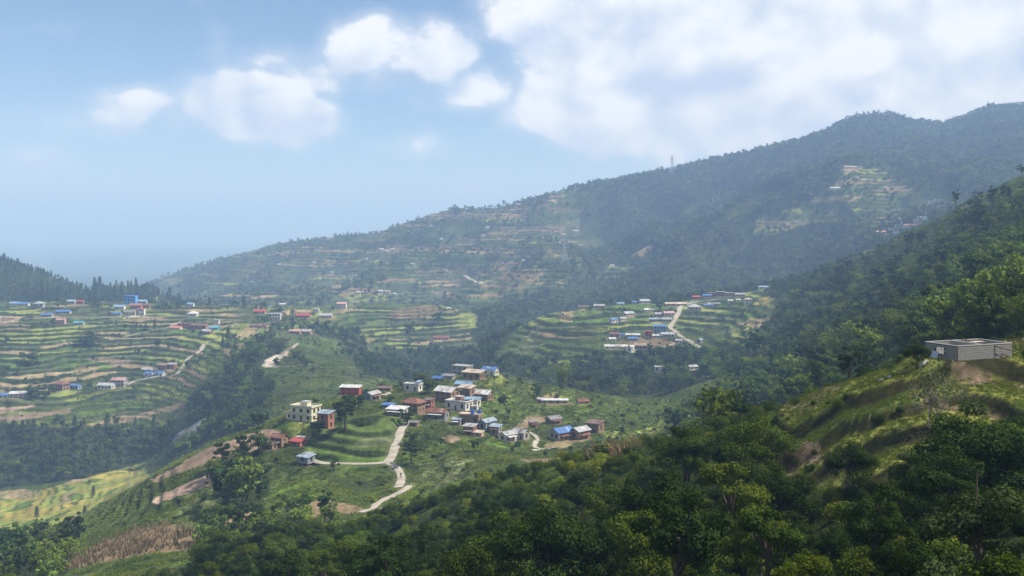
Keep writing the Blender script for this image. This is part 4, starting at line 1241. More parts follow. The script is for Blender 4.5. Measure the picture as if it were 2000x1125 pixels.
    front_y = y0
    for s in range(h['st']):
        zc = base * 0 + (0 if not h.get('stilts') else .8) + s * sh * (1 if not h.get('stilts') else .8) + sh * .55
        for k in range(nwin):
            xc = x0 + Lx * (k + .5) / nwin
            if s == 0 and k == nwin // 2 and not h.get('stilts'):
                dr = MB().box(xc - .42, xc + .42, front_y - .06, front_y + .05, 0.02, min(sh * .78, 1.95)).build('door', WOOD, root)
                continue
            if Lx < 3.5 and d > 700: continue
            wn = MB().box(xc - wsz - .09, xc + wsz + .09, front_y - .07, front_y + .05, zc - wh - .09, zc + wh + .09).build('window', FRAME, root)
            if d < 700: MB().box(xc - wsz, xc + wsz, front_y - .10, front_y - .06, zc - wh, zc + wh).build('pane', DARK, wn)
            else: wn.data.materials[0] = DARK
        side = 1 if yaw < 0 else -1
        if abs(yaw) > 9 and By > 2.6:
            xs = x1 if side > 0 else x0
            for yc in ((0,) if By < 5 else (-.22 * By, .22 * By)):
                a, b = sorted((xs - side * .05, xs + side * .07))
                wn = MB().box(a, b, yc - wsz - .09, yc + wsz + .09, zc - wh - .09, zc + wh + .09).build('window', FRAME, root)
                a, b = sorted((xs + side * .06, xs + side * .10))
                if d < 700: MB().box(a, b, yc - wsz, yc + wsz, zc - wh, zc + wh).build('pane', DARK, wn)
                else: wn.data.materials[0] = DARK
    return root


for h in H: h['root'] = build_house(h)
# ================================================================ plants
def leaf_mesh(name, pos, nrm, size, tint, mat, aspect=0.62, rs=None):
    """one small folded leaf (or spray of leaves) per entry"""
    n = len(pos)
    nrm = nrm / (np.linalg.norm(nrm, axis=1)[:, None] + 1e-9)
    r = rs.normal(size=(n, 3))
    a = np.cross(nrm, r); a /= np.linalg.norm(a, axis=1)[:, None] + 1e-9
    b = np.cross(nrm, a)
    s = size[:, None]
    v = np.empty((n, 4, 3), np.float32)
    v[:, 0] = pos - a * s * .5
    v[:, 1] = pos - b * s * .5 * aspect + nrm * s * .10
    v[:, 2] = pos + a * s * .5 - nrm * s * .12
    v[:, 3] = pos + b * s * .5 * aspect + nrm * s * .10
    me = bpy.data.meshes.new(name)
    me.vertices.add(n * 4); me.vertices.foreach_set('co', v.ravel())
    me.loops.add(n * 4); me.loops.foreach_set('vertex_index', np.arange(n * 4, dtype=np.int32))
    me.polygons.add(n); me.polygons.foreach_set('loop_start', np.arange(0, n * 4, 4, dtype=np.int32))
    me.update(calc_edges=True)
    at = me.attributes.new('tint', 'FLOAT', 'POINT')
    at.data.foreach_set('value', np.repeat(np.clip(tint, 0, 1), 4).astype(np.float32))
    me.materials.append(mat)
    return me


def broad(seed, h, r, trunk_h, n, size, mat, K=16, flat=0.62, bark=None, lobes=None):
    """tapered trunk, limbs, and clumps of leaves; returns (crown mesh, trunk mesh)"""
    rs = np.random.RandomState(seed)
    zc = trunk_h + (h - trunk_h) * .5; rz_ = (h - trunk_h) * .5
    th = rs.uniform(0, 2 * np.pi, K); ph = np.arccos(rs.uniform(-.8, 1, K)); rad = rs.uniform(.35, 1.0, K)
    lean = rs.normal(size=2) * r * .12
    c = np.stack([np.cos(th) * np.sin(ph) * rad * r + lean[0], np.sin(th) * np.sin(ph) * rad * r + lean[1], zc + np.cos(ph) * rad * rz_ * .92], 1)
    cr = rs.uniform(.17, .44, K) * r * (1.0 - .2 * (c[:, 2] > zc + .5 * rz_))
    wgt = cr ** 2; wgt /= wgt.sum()
    k = rs.choice(K, n, p=wgt)
    dr = rs.normal(size=(n, 3)); dr /= np.linalg.norm(dr, axis=1)[:, None]
    rr = cr[k] * (0.55 + .5 * rs.uniform(size=n) ** .6) * (1 + .25 * rs.normal(size=n) * .5)
    pos = c[k] + dr * rr[:, None] * np.array((1, 1, flat))
    nr = dr * .95 + np.array((0, 0, .45)) + rs.normal(size=(n, 3)) * .42
    tint = np.clip(rs.uniform(0, 1, K)[k] * .45 + rs.uniform(0, 1, n) * .55, 0, 1)
    crown = leaf_mesh('crown', pos.astype(np.float32), nr, size * rs.uniform(.65, 1.35, n), tint, mat, .65, rs)
    mb = MB()
    r0 = h * .022 + .04
    p = np.array((0, 0, -.6)); top = np.array((lean[0] * .7, lean[1] * .7, zc))
    mid = (p + top) / 2 + rs.normal(size=3) * (r * .06, r * .06, 0)
    mb.bar(p, mid, r0 * 1.25, r0 * .85, 6).bar(mid, top, r0 * .85, r0 * .4, 6)
    for q in rs.choice(K, min(K, 7), replace=False):
        s = mid + (top - mid) * rs.uniform(0, .8)
        e = (s + c[q]) / 2 + rs.normal(size=3) * r * .05
        mb.bar(s, e, r0 * .5, r0 * .3, 5).bar(e, c[q], r0 * .3, r0 * .1, 5)
    tm = mb.mesh('trunk'); tm.materials.append(bark or BARK)
    return crown, tm


def pine(seed, h, r, n, size, mat):
    rs = np.random.RandomState(seed)
    t = rs.uniform(0, 1, n) ** .75
    z = h * (.16 + .84 * t)
    layer = np.abs(np.sin(t * 17 + seed)) * .35 + .65
    rad = r * (1 - t) ** .52 * np.clip(t * 6 + .25, 0, 1) * layer * np.sqrt(rs.uniform(.2, 1, n)) + .15
    th = rs.uniform(0, 2 * np.pi, n); th = np.round(th * 9 / 6.283 + rs.normal(size=n) * .28) * 6.283 / 9 + t * 9
    pos = np.stack([np.cos(th) * rad, np.sin(th) * rad, z - rad * .25], 1)
    nr = np.stack([np.cos(th) * .5, np.sin(th) * .5, np.ones(n)], 1) + rs.normal(size=(n, 3)) * .45
    crown = leaf_mesh('crown', pos, nr, size * rs.uniform(.6, 1.3, n), rs.uniform(0, 1, n), mat, .55, rs)
    mb = MB(); mb.bar((0, 0, -.8), (0, 0, h * .95), h * .018 + .05, .03, 6)
    tm = mb.mesh('trunk'); tm.materials.append(BARK)
    return crown, tm


def bamboo(seed, h, r, n, size, mat):
    rs = np.random.RandomState(seed)
    mb = MB(); P = []
    for k in range(26):
        th = rs.uniform(0, 6.283); out_ = r * rs.uniform(.5, 1.0); hh = h * rs.uniform(.75, 1)
        b = np.array((math.cos(th), math.sin(th), 0)) * r * .22 * rs.uniform()
        pr = b
        for s in range(1, 6):
            t = s / 5
            q = b + np.array((math.cos(th) * out_ * t ** 2.3, math.sin(th) * out_ * t ** 2.3, hh * (t - .22 * t ** 3.2)))
            mb.bar(pr, q, .05, .035, 4)
            m_ = int(n / 26 / 5 * (.4 + 1.2 * t))
            f = rs.uniform(0, 1, m_)[:, None]
            P.append(pr * (1 - f) + q * f + rs.normal(size=(m_, 3)) * (.10 + .07 * t) * r)
            pr = q
    pos = np.concatenate(P); n = len(pos)
    nr = rs.normal(size=(n, 3)) * .8 + (0, 0, .6)
    crown = leaf_mesh('crown', pos, nr, size * rs.uniform(.6, 1.3, n), rs.uniform(0, 1, n), mat, .4, rs)
    tm = mb.mesh('culms'); tm.materials.append(BARK)
    return crown, tm


def bush(seed, r, h, n, size, mat):
    rs = np.random.RandomState(seed)
    K = 9
    th = rs.uniform(0, 6.283, K); q = rs.uniform(0, .75, K) * r
    c = np.stack([np.cos(th) * q, np.sin(th) * q, h * rs.uniform(.25, .72, K)], 1)
    cr = rs.uniform(.28, .5, K) * r
    k = rs.randint(0, K, n)
    dr = rs.normal(size=(n, 3)); dr /= np.linalg.norm(dr, axis=1)[:, None]
    pos = c[k] + dr * (cr[k] * (.6 + .5 * rs.uniform(size=n)))[:, None] * (1, 1, .85)
    pos[:, 2] = np.abs(pos[:, 2])
    nr = dr * .6 + (0, 0, .6) + rs.normal(size=(n, 3)) * .55
    me = leaf_mesh('foliage', pos, nr, size * rs.uniform(.6, 1.4, n), np.clip(rs.uniform(size=K)[k] * .45 + rs.uniform(size=n) * .55, 0, 1), mat, .6, rs)
    mb = MB()
    for i in range(6): mb.bar((rs.normal() * .05, rs.normal() * .05, -.3), c[i], .035, .012, 4)
    tm = mb.mesh('stems'); tm.materials.append(BARK)
    return me, tm


def bare(seed, h, r, mat):
    rs = np.random.RandomState(seed)
    mb = MB()

    def grow(p, d, L, rad, lev):
        q = p + d * L
        mb.bar(p, q, rad, rad * .62, 5 if lev < 2 else 3)
        if lev >= 5: return
        for k in range(3 if lev < 4 else 2):
            nd = d + rs.normal(size=3) * .48 + (0, 0, .12); nd /= np.linalg.norm(nd)
            grow(q - d * L * .25 * rs.uniform(), nd, L * rs.uniform(.62, .85), rad * .6, lev + 1)
    grow(np.array((0, 0, -.4)), np.array((0, 0, 1.0)), h * .3, h * .018, 0)
    tm = mb.mesh('trunk'); tm.materials.append(mat)
    return tm


def join_meshes(name, a, b):
    """crown and trunk as one mesh with two materials, for woods that nobody could count"""
    va = np.empty(len(a.vertices) * 3, np.float32); a.vertices.foreach_get('co', va)
    vb = np.empty(len(b.vertices) * 3, np.float32); b.vertices.foreach_get('co', vb)
    me = bpy.data.meshes.new(name)
    fa = [tuple(p.vertices) for p in a.polygons]; na = len(a.vertices)
    fb = [tuple(i + na for i in p.vertices) for p in b.polygons]
    me.from_pydata(np.concatenate([va, vb]).reshape(-1, 3).tolist(), [], fa + fb)
    ta = np.empty(na, np.float32); a.attributes['tint'].data.foreach_get('value', ta)
    t_ = me.attributes.new('tint', 'FLOAT', 'POINT')
    t_.data.foreach_set('value', np.concatenate([ta, np.zeros(len(b.vertices), np.float32)]))
    me.materials.append(a.materials[0]); me.materials.append(b.materials[0])
    me.polygons.foreach_set('material_index', np.array([0] * len(fa) + [1] * len(fb), np.int32))
    me.update()
    return me


# kinds: name -> list of (crown, trunk, height, radius, tone word)
KIND = {}
KIND['near'] = [(*broad(1, 9, 3.4, 1.6, 9000, .24, NLEAF_SHADED, 26), 9, 3.4, 'mid green'), (*broad(2, 10, 3.0, 1.8, 9000, .24, NLEAF_DARK_SHADED, 26), 10, 3.0, 'dark green'),
                (*broad(3, 8, 3.6, 1.4, 9000, .23, NLEAF_LIGHT_SHADED, 28), 8, 3.6, 'light green'), (*broad(4, 11.5, 2.9, 3.6, 6000, .24, NLEAF_SHADED, 17), 11.5, 2.9, 'mid green'),
                (*broad(5, 9.5, 3.0, 2.6, 3600, .25, NLEAF_GREY_SHADED, 13), 9.5, 3.0, 'grey green'), (*broad(6, 9, 3.9, 1.8, 9500, .25, NLEAF_DARK_SHADED, 30), 9, 3.9, 'dark green')]
KIND['mid'] = [(*broad(11, 10, 3.6, 1.6, 900, .75, LEAF, 16), 10, 3.6, 'mid green'), (*broad(12, 11, 3.4, 2.0, 900, .75, LEAF_DARK, 16), 11, 3.4, 'dark green'),
               (*broad(13, 9, 3.9, 1.3, 900, .72, LEAF_LIGHT, 18), 9, 3.9, 'light green'), (*broad(14, 13, 3.1, 2.6, 900, .75, LEAF_DARK, 14), 13, 3.1, 'dark green'),
               (*broad(15, 8, 3.6, 1.2, 900, .70, LEAF_GREY, 16), 8, 3.6, 'grey green'), (*broad(16, 10, 4.2, 1.5, 1000, .8, LEAF, 20), 10, 4.2, 'mid green')]
KIND['pine'] = [(*pine(21, 16, 3.4, 520, 1.3, PINE), 16, 3.4, 'dark green'), (*pine(22, 14, 3.6, 520, 1.3, PINE), 14, 3.6, 'dark green'), (*pine(23, 18, 3.2, 560, 1.3, PINE), 18, 3.2, 'dark green')]
KIND['bamboo'] = [(*bamboo(31, 9, 4.0, 1500, .62, LEAF_LIGHT), 9, 4.0, 'light green'), (*bamboo(32, 10, 4.4, 1500, .62, LEAF), 10, 4.4, 'mid green')]
KIND['far'] = [(*broad(41, 10, 4.2, 1.5, 170, 1.7, FLEAF, 9), 10, 4.2, ''), (*broad(42, 12, 3.8, 1.8, 170, 1.7, LEAF, 9), 12, 3.8, ''),
               (*broad(43, 9, 4.4, 1.2, 170, 1.7, FLEAF_LIGHT, 9), 9, 4.4, ''), (*broad(44, 11, 4.0, 1.2, 170, 1.7, LEAF_GREY, 9), 11, 4.0, '')]
KIND['bush'] = [(*bush(51, 1.2, 1.7, 1700, .14, NLEAF_SHADED), 1.7, 1.2, 'mid green'), (*bush(52, 1.3, 1.5, 1700, .14, NLEAF_DARK_SHADED), 1.5, 1.3, 'dark green'),
                (*bush(53, 1.1, 1.8, 1700, .13, NLEAF_LIGHT_SHADED), 1.8, 1.1, 'light green'), (*bush(54, 1.3, 1.4, 1500, .14, NLEAF_GREY_SHADED), 1.4, 1.3, 'grey green'),
                (*bush(55, 1.2, 2.0, 1500, .14, LEAF_YEL), 2.0, 1.2, 'yellow green')]
KIND['smallbush'] = [(*bush(61, 1.2, 1.5, 90, .60, LEAF), 1.5, 1.2, ''), (*bush(62, 1.3, 1.3, 90, .60, LEAF_DARK), 1.3, 1.3, ''), (*bush(63, 1.2, 1.7, 90, .60, LEAF_LIGHT), 1.7, 1.2, '')]
rng = np.random.RandomState(99)
RICE = [(-100,1000),(0,955),(90,948),(160,925),(285,900),(300,940),(150,1015),(0,1085),(-100,1090)]
fbm_c = fbm(X / 9., Y / 9., 3)
fbm_d = fbm(X / 26. + 50, Y / 26., 2)


def scatter(n, px0, px1, d0, d1):
    d = np.sqrt(rng.uniform(size=n) * (d1 * d1 - d0 * d0) + d0 * d0)
    px = rng.uniform(px0, px1, n)
    return d * (px - CX) / F, d, px


def thin(x, y, dmin):
    """drop plants that stand closer than dmin to an earlier one"""
    cell = {}
    keep = []
    for i in range(len(x)):
        a, b = int(x[i] // dmin), int(y[i] // dmin)
        ok = True
        for u in (a - 1, a, a + 1):
            for v in (b - 1, b, b + 1):
                for j in cell.get((u, v), ()):
                    if (x[i] - x[j]) ** 2 + (y[i] - y[j]) ** 2 < dmin * dmin: ok = False; break
                if not ok: break
            if not ok: break
        if ok:
            cell.setdefault((a, b), []).append(i); keep.append(i)
    return np.array(keep, int)


def visible(x, y, ztop):
    px = CX + F * x / y
    i = np.clip(np.searchsorted(rows, y) - 1, 0, NR - 1); j = np.clip(np.searchsorted(cols, px), 0, NC - 1)
    pt = HY - ztop * F / y
    return (pt < CUM[i, j]) & (px > -40) & (px < 2040) & (pt < 1165)


SRC = bpy.data.collections.new('plant_sources')      # never linked: only meshes to instance


def source_col(kind):
    c = bpy.data.collections.new('source_' + kind)
    for k, e in enumerate(KIND[kind]):
        o = bpy.data.objects.new('source_%s_%02d' % (kind, k), join_meshes(kind + '_plant', e[0], e[1]))
        c.objects.link(o)
    return c


def stuff(name, label, cat, P, scl, rot, pick, coll):
    me = bpy.data.meshes.new(name)
    me.vertices.add(len(P)); me.vertices.foreach_set('co', np.asarray(P, np.float32).ravel())
    for nm, ty, val in (('scl', 'FLOAT', scl), ('rot', 'FLOAT', rot), ('pick', 'INT', pick)):
        a = me.attributes.new(nm, ty, 'POINT')
        a.data.foreach_set('value', np.asarray(val, np.float32 if ty == 'FLOAT' else np.int32))
    ob = link(name, me)
    tag(ob, label, cat, kind='stuff')
    ng = bpy.data.node_groups.new('scatter_' + name, 'GeometryNodeTree')
    ng.interface.new_socket('Geometry', in_out='INPUT', socket_type='NodeSocketGeometry')
    ng.interface.new_socket('Geometry', in_out='OUTPUT', socket_type='NodeSocketGeometry')
    N = ng.nodes
    gi, go = N.new('NodeGroupInput'), N.new('NodeGroupOutput')
    iop = N.new('GeometryNodeInstanceOnPoints'); ci = N.new('GeometryNodeCollectionInfo')
    ci.inputs['Collection'].default_value = coll
    ci.inputs['Separate Children'].default_value = True
    ci.inputs['Reset Children'].default_value = True
    iop.inputs['Pick Instance'].default_value = True

    def named(nm, ty):
        n = N.new('GeometryNodeInputNamedAttribute'); n.data_type = ty
        n.inputs[0].default_value = nm
        return n.outputs[0]
    cx_ = N.new('ShaderNodeCombineXYZ')
    L_ = ng.links
    L_.new(named('rot', 'FLOAT'), cx_.inputs[2])
    L_.new(gi.outputs[0], iop.inputs['Points'])
    L_.new(ci.outputs[0], iop.inputs['Instance'])
    L_.new(named('pick', 'INT'), iop.inputs['Instance Index'])
    L_.new(cx_.outputs[0], iop.inputs['Rotation'])
    L_.new(named('scl', 'FLOAT'), iop.inputs['Scale'])
    L_.new(iop.outputs[0], go.inputs[0])
    md = ob.modifiers.new('scatter', 'NODES'); md.node_group = ng
    return ob


def plant_tree(kind, k, x, y, z, s, rot, label, group, name='tree', cat='tree', sxy=None):
    e = KIND[kind][k]
    root = empty(name, (x, y, z - .1), rot, (sxy or s, sxy or s, s))
    tag(root, label, cat, group)
    a, b = ('crown', 'trunk') if cat != 'bush' else ('foliage', 'stems')
    if kind == 'bamboo': b = 'culms'
    link(a, e[0], root); link(b, e[1], root)
    return root


# ---- trees that can be pointed out one by one
NAMED = [  # column, row of the foot, height px, width px, kind, index, label, near, far
 (675, 842, 76, 54, 'mid', 1, 'big dark broad tree standing between the cream and red houses', 380, 470),
 (622, 858, 44, 34, 'mid', 3, 'dark tree in front of the two storey house with orange wall', 350, 440),
 (795, 832, 36, 40, 'mid', 1, 'round dark tree at the head of the pale village road', 370, 460),
 (803, 905, 52, 34, 'mid', 1, 'dark bushy tree right of the road above the fork', 290, 370),
 (806, 870, 30, 26, 'mid', 1, 'smaller dark tree right of the straight road stretch', 290, 400),
 (440, 985, 92, 70, 'mid', 1, 'tall dark tree at the left of the clump below the brown field', 290, 390),
 (482, 985, 104, 76, 'mid', 5, 'tallest dark tree of the clump below the brown field', 280, 390),
 (508, 962, 70, 52, 'mid', 3, 'dark tree at the right of the clump below the brown field', 290, 390),
 (1867, 403, 40, 17, 'mid', 3, 'lone slender tree standing up on the right hill skyline', 500, 900),
 (1996, 340, 22, 18, 'mid', 0, 'small tree on the skyline at the right picture edge', 400, 900),
 (1912, 383, 12, 22, 'mid', 1, 'low rounded dark tree on the right hill skyline', 400, 900),
 (889, 424, 26, 30, 'mid', 5, 'prominent round tree on the far ridge skyline', 1900, 2500),
 (1790, 722, 58, 58, 'near', 5, 'round dark glossy tree left of the block building', 85, 112),
 (1335, 955, 128, 104, 'near', 1, 'tall dark tree rising at the left of the near terraces', 60, 125),
 (1478, 950, 140, 150, 'near', 2, 'light green spreading tree before the near terraces', 50, 110),
 (1665, 975, 116, 110, 'near', 5, 'dark round tree below the bare earth bank', 50, 90),
 (1905, 1010, 225, 250, 'near', 5, 'massive dark tree at the right picture edge', 40, 70),
 (1985, 960, 150, 170, 'near', 0, 'green tree behind the massive dark tree at the right edge', 45, 90),
 (1800, 960, 110, 110, 'near', 4, 'grey green tree left of the massive dark tree', 50, 90),
 (1445, 822, 56, 48, 'near', 1, 'dark tree peeping over the near crest below the far woods', 110, 260),
 (1180, 900, 34, 26, 'near', 1, 'small dark tree on the near crest beside dry maize', 120, 160),
 (800, 662, 36, 24, 'mid', 1, 'tall dark tree alone on the terraced rise', 950, 1240),
 (857, 632, 26, 22, 'mid', 0, 'small tree pair on the terraced rise below the dry field', 950, 1240),
 (1050, 782, 36, 24, 'mid', 1, 'lone round tree beside the curved green field', 440, 620),
 (1412, 692, 40, 56, 'bamboo', 1, 'broad feathery tree right of the winding hill road', 600, 900),
 (1288, 609, 22, 20, 'mid', 1, 'dark round tree among the houses of the green hill', 850, 1000),
 (70, 712, 36, 34, 'mid', 0, 'grey green tree on the left terraces above the rusty hipped roof', 750, 960),
 (182, 672, 32, 50, 'mid', 4, 'wide grey tree in the middle of the left terraces', 800, 1000),
 (165, 678, 26, 30, 'mid', 1, 'dark tree left of the wide grey tree on the terraces', 800, 1000),
 (66, 778, 30, 38, 'mid', 5, 'bushy tree beside the cream two storey house on the left', 690, 900),
 (95, 772, 26, 34, 'mid', 1, 'dark tree left of the mud house with rusty hipped roof', 690, 900),
 (540, 692, 42, 60, 'bamboo', 1, 'feathery bamboo clump above the eroded cut', 650, 950),
 (490, 706, 40, 50, 'bamboo', 0, 'feathery bamboo clump left of the eroded cut', 650, 950),
 (578, 700, 26, 40, 'bamboo', 0, 'small bamboo clump right of the climbing path', 650, 950),
 (505, 838, 36, 34, 'mid', 1, 'dark pointed tree at the gully end of the brown field', 400, 520),
 (320, 890, 66, 26, 'mid', 3, 'tall narrow dark tree at the right end of the left wood', 600, 740),
 (225, 870, 40, 34, 'mid', 3, 'tall dark tree standing out in the left wood', 640, 740),
 (930, 790, 20, 24, 'mid', 2, 'light green garden tree in the village heart', 430, 520),
 (985, 792, 24, 28, 'mid', 5, 'leafy tree right of the rust streaked white roof', 430, 560),
 (700, 800, 34, 30, 'mid', 1, 'dark tree right of the big dark tree by the track', 400, 500),
 (715, 778, 24, 24, 'mid', 4, 'grey green tree beside the red walled house', 430, 520),
 (840, 770, 34, 34, 'mid', 5, 'leafy tree behind the white flat roofed house', 440, 560),
 (820, 752, 28, 40, 'mid', 2, 'light green tree at the back of the village', 470, 640),
 (1098, 760, 60, 40, 'bamboo', 0, 'tall light green feathery tree in the woods behind the village', 540, 700),
]
taken = []
for (px, py, hp, wp, kind, k, lab, d0, d1) in NAMED:
    p = at(px, py, d0 * (.84 if 280 < d0 < 640 else 1), d1)
    e = KIND[kind][k]
    s = hp * p[1] / F / e[2]; sxy = wp * p[1] / F / (2.1 * e[3])
    plant_tree(kind, k, *p, s, rng.uniform(0, 6.28), lab, 'trees that stand out singly', 'bamboo_clump' if 'bamboo' in lab else 'tree', 'bamboo' if 'bamboo' in lab else 'tree', sxy)
    taken.append((p[0], p[1]))

# ---- all other trees
def near_place(px, y):
    a = ('in the lower right corner' if px > 1880 else 'below the block building' if px > 1700 else 'below the bare earth bank' if px > 1520 else
         'below the crest tip' if px > 1360 else 'below the dry maize crest' if px > 1150 else 'below the village fields' if px > 900 else
         'below the footpath' if px > 650 else 'near the leafless purple tree' if px > 420 else 'at the lower left bottom')
    b = 'in the front row ' if y < 62 else 'in the second row ' if y < 85 else 'high on the near slope ' if px > 1300 else 'towards the crest '
    return b + a


def place_of(zn, px, y):
    if zn == 'near': return 'tree ' + near_place(px, y)
    if zn == 'hill':
        return 'tree ' + ('just behind the block building' if px > 1780 and y < 270 else 'high on the right hillside' if y > 480 and px > 1640 else 'in the woods below the winding hill road' if px < 1560 and y > 430
                          else 'just beyond the near grassy crest' if y < 300 else 'halfway up the right hillside' if px > 1700 else 'in the hollow left of the right hillside')
    if zn == 'spur':
        return 'tree ' + ('in the lower left corner' if px < 170 else 'beside the dry maize field at the lower left' if px < 400 else 'in the clump below the brown field' if y > 270 else 'on the dark spur below the grey shed')
    return ZLAB.get(zn, 'tree')


def zone_of(px, d):
    if d > 1230: return 'pine' if (px < 380 and d < 1650) else 'far'
    if px > 1400 and 118 < d: return 'hill'
    if d < 205: return 'near'
    if d < 400 and px < 720: return 'spur'
    if px < 600 and 430 < d < 830 and px > 330: return 'gully'
    if px < 480: return 'left'
    if d > 770 and 600 < px < 1000: return 'mid'
    if d > 740: return 'green'
    if d > 540: return 'wood'
    return 'village'


ZLAB = dict(pine='pine on the steep hill at the left edge', hill='tree in the woods of the right hillside', near='tree on the near slope', spur='tree on the dark spur at the lower left',
            gully='tree in the gully left of the cream house', left='tree among the left terraces', mid='tree in the valley before the terraced rise',
            green='tree on or behind the green terraced hill', wood='tree in the belt of woods behind the village', village='tree around the village fields')
TR = []   # x, y, z, scale, kind, index, zone
LIMX = [250, 400, 560, 640, 760, 850, 950, 1050, 1150, 1250, 1290, 1335, 1400, 1470, 1530, 1600, 1620, 1680, 1740, 1800, 1850, 2000]
LIMY = [1020, 1015, 1000, 1010, 1015, 985, 955, 935, 915, 900, 860, 815, 840, 835, 900, 950, 935, 890, 935, 860, 815, 790]


def add_trees(n, px0, px1, d0, d1, gap, pickk, smin, smax, arr=None, floor=0.0):
    x, y, px = scatter(n, px0, px1, d0, d1)
    f = np.maximum(sample(TREE if arr is None else arr, x, y), floor)
    ok = rng.uniform(size=n) < f
    x, y = x[ok], y[ok]
    k = thin(x, y, gap)
    x, y = x[k], y[k]
    z = zat(x, y)
    for a, b, c in zip(x, y, z):
        zn = zone_of(CX + F * a / b, b)
        kd, ki = pickk(zn)
        TR.append((a, b, c, np.clip(rng.normal(.42, .26), 0, 1.25) * (smax - smin) + smin, kd, ki, zn))


def pk_mid(zn):
    if zn == 'pine': return ('pine', rng.randint(3)) if rng.uniform() < .5 else ('far', rng.choice([0, 1, 1, 3]))
    if zn == 'far': return 'far', rng.choice(4, p=[.34, .3, .18, .18])
    if zn == 'near': return 'near', rng.choice(6, p=[.22, .25, .06, .15, .11, .21])  # dark leaves favoured, standing in for cloud shade on the near slope
    u = rng.uniform()
    if zn in ('hill', 'gully', 'wood') and u < .12: return 'bamboo', rng.randint(2)
    if zn == 'left' and u < .2: return 'pine', rng.randint(3)
    if zn == 'hill': return 'mid', rng.choice(6, p=[.24, .16, .24, .08, .12, .16])
    return 'mid', rng.choice(6, p=[.22, .24, .14, .14, .10, .16])


add_trees(2600, 350, 2100, 34, 205, 3.2, pk_mid, .30, .88)
add_trees(1500, -60, 760, 150, 420, 5.0, pk_mid, .55, .95)
add_trees(9000, 1300, 2100, 120, 900, 5.8, pk_mid, .6, 1.3)
add_trees(9000, -80, 1400, 420, 800, 5.2, pk_mid, .55, 1.05)
add_trees(16000, -80, 2000, 800, 1310, 5.6, pk_mid, .5, 1.0)
add_trees(7500, -120, 420, 1230, 1650, 4.2, pk_mid, .42, .68)
add_trees(60000, 180, 2120, 1290, 2700, 6.6, pk_mid, .5, 1.3)
# sparse trees on terraces and fields
add_trees(900, -60, 1500, 420, 1230, 10, pk_mid, .35, .65, None, 0.16)
add_trees(620, 560, 1350, 240, 520, 6, pk_mid, .22, .50, None, 0.22)
add_trees(2600, 250, 1200, 1350, 2500, 10, pk_mid, .45, .8, None, 0.35)
hx = np.array([(h['pos'][0], h['pos'][1], 0.62 * max(h['Lx'], h['By']) + 2.0) for h in H])
rl = np.concatenate([l[3] for l in road_lines]); rw = np.concatenate([np.full(len(l[3]), l[2] * .5 + 1.6) for l in road_lines])
keep = []
for tr in TR:
    if ((hx[:, 0] - tr[0]) ** 2 + (hx[:, 1] - tr[1]) ** 2 < hx[:, 2] ** 2).any(): continue
    if tr[1] < 1100 and ((rl[:, 0] - tr[0]) ** 2 + (rl[:, 1] - tr[1]) ** 2 < rw ** 2).any(): continue
    if tr[1] < 1230 and any((a - tr[0]) ** 2 + (b - tr[1]) ** 2 < 9 for a, b in taken): continue
    # nothing stands in the line of sight just before a house
    px = CX + F * tr[0] / tr[1]; blocked = False
    if 200 < tr[1] < 1230:
        e = KIND[tr[4]][tr[5]]
        top = HY - (tr[2] + e[2] * tr[3]) * F / tr[1]
        for h in H:
            if tr[1] < h['pos'][1] and tr[1] > h['pos'][1] * .55 and abs(px - h['px']) < h['w'] * .5 + 3 and top < h['py'] - 3 and (tr[2] * 0 + HY - tr[2] * F / tr[1]) > h['py'] - 5: blocked = True; break
    if blocked: continue
    # the open ground of the near terraces and the crest stays open to view
    if tr[1] < 118 + 90 * (px < 1400) and tr[6] == 'near' and HY - (tr[2] + KIND[tr[4]][tr[5]][2] * tr[3]) * F / tr[1] < np.interp(px, LIMX, LIMY): continue
    # and the small block building stays open to view
    if 1790 < px < 1975 and 60 < tr[1] < 96 and HY - (tr[2] + 8 * tr[3]) * F / tr[1] < 712: continue
    keep.append(tr)
TR = keep
size = np.array([KIND[t_[4]][t_[5]][2] * t_[3] / t_[1] for t_ in TR])
ax = np.array([t_[0] for t_ in TR]); ay = np.array([t_[1] for t_ in TR]); az_ = np.array([t_[2] + KIND[t_[4]][t_[5]][2] * t_[3] for t_ in TR])
vis = visible(ax, ay, az_)
order = np.argsort(-(size * vis))
single = set(order[:255].tolist())
for i in sorted(single):
    x, y, z, s, kd, ki, zn = TR[i]
    tone = KIND[kd][ki][4]
    feath = 'feathery bamboo ' if kd == 'bamboo' else ''
    hgt_ = KIND[kd][ki][2] * s
    big = 'tall ' if hgt_ > 7.2 else 'low ' if hgt_ < 4.6 else ''
    place = place_of(zn, CX + F * x / y, y)
    lab = (big + tone + ' ' + feath + place).replace('bamboo tree', 'bamboo clump')
    plant_tree(kd, ki, x, y, z, s * rng.uniform(.92, 1.08), rng.uniform(0, 6.28), lab, lab, 'pine_tree' if kd == 'pine' else 'bamboo_clump' if kd == 'bamboo' else 'tree', 'bamboo' if kd == 'bamboo' else 'tree')
SRCC = {k: source_col(k) for k in ('mid', 'pine', 'bamboo', 'far', 'near', 'bush', 'smallbush')}
WOODN = dict(pine=('pine_forest', 'dense pine forest on the steep hill at the left edge'), far=('hillside_forest', 'blue hazy forest on the far ridge'),
             hill=('hillside_woods', 'mixed woods covering the right hillside'), near=('slope_thicket', 'leafy thicket on the near slope'),
             spur=('spur_thicket', 'dark thicket on the spur at the lower left'), gully=('gully_woods', 'dark woods filling the gully left of the village'),
             left=('terrace_trees', 'scattered trees and copses on the left terraces'), mid=('valley_woods', 'dark woods in the valley before the terraced rise'),
             green=('hill_trees', 'trees on and behind the green terraced hill'), wood=('woodland_belt', 'belt of woods behind the village'),
             village=('field_trees', 'small trees dotted round the village fields'))
bag = {}
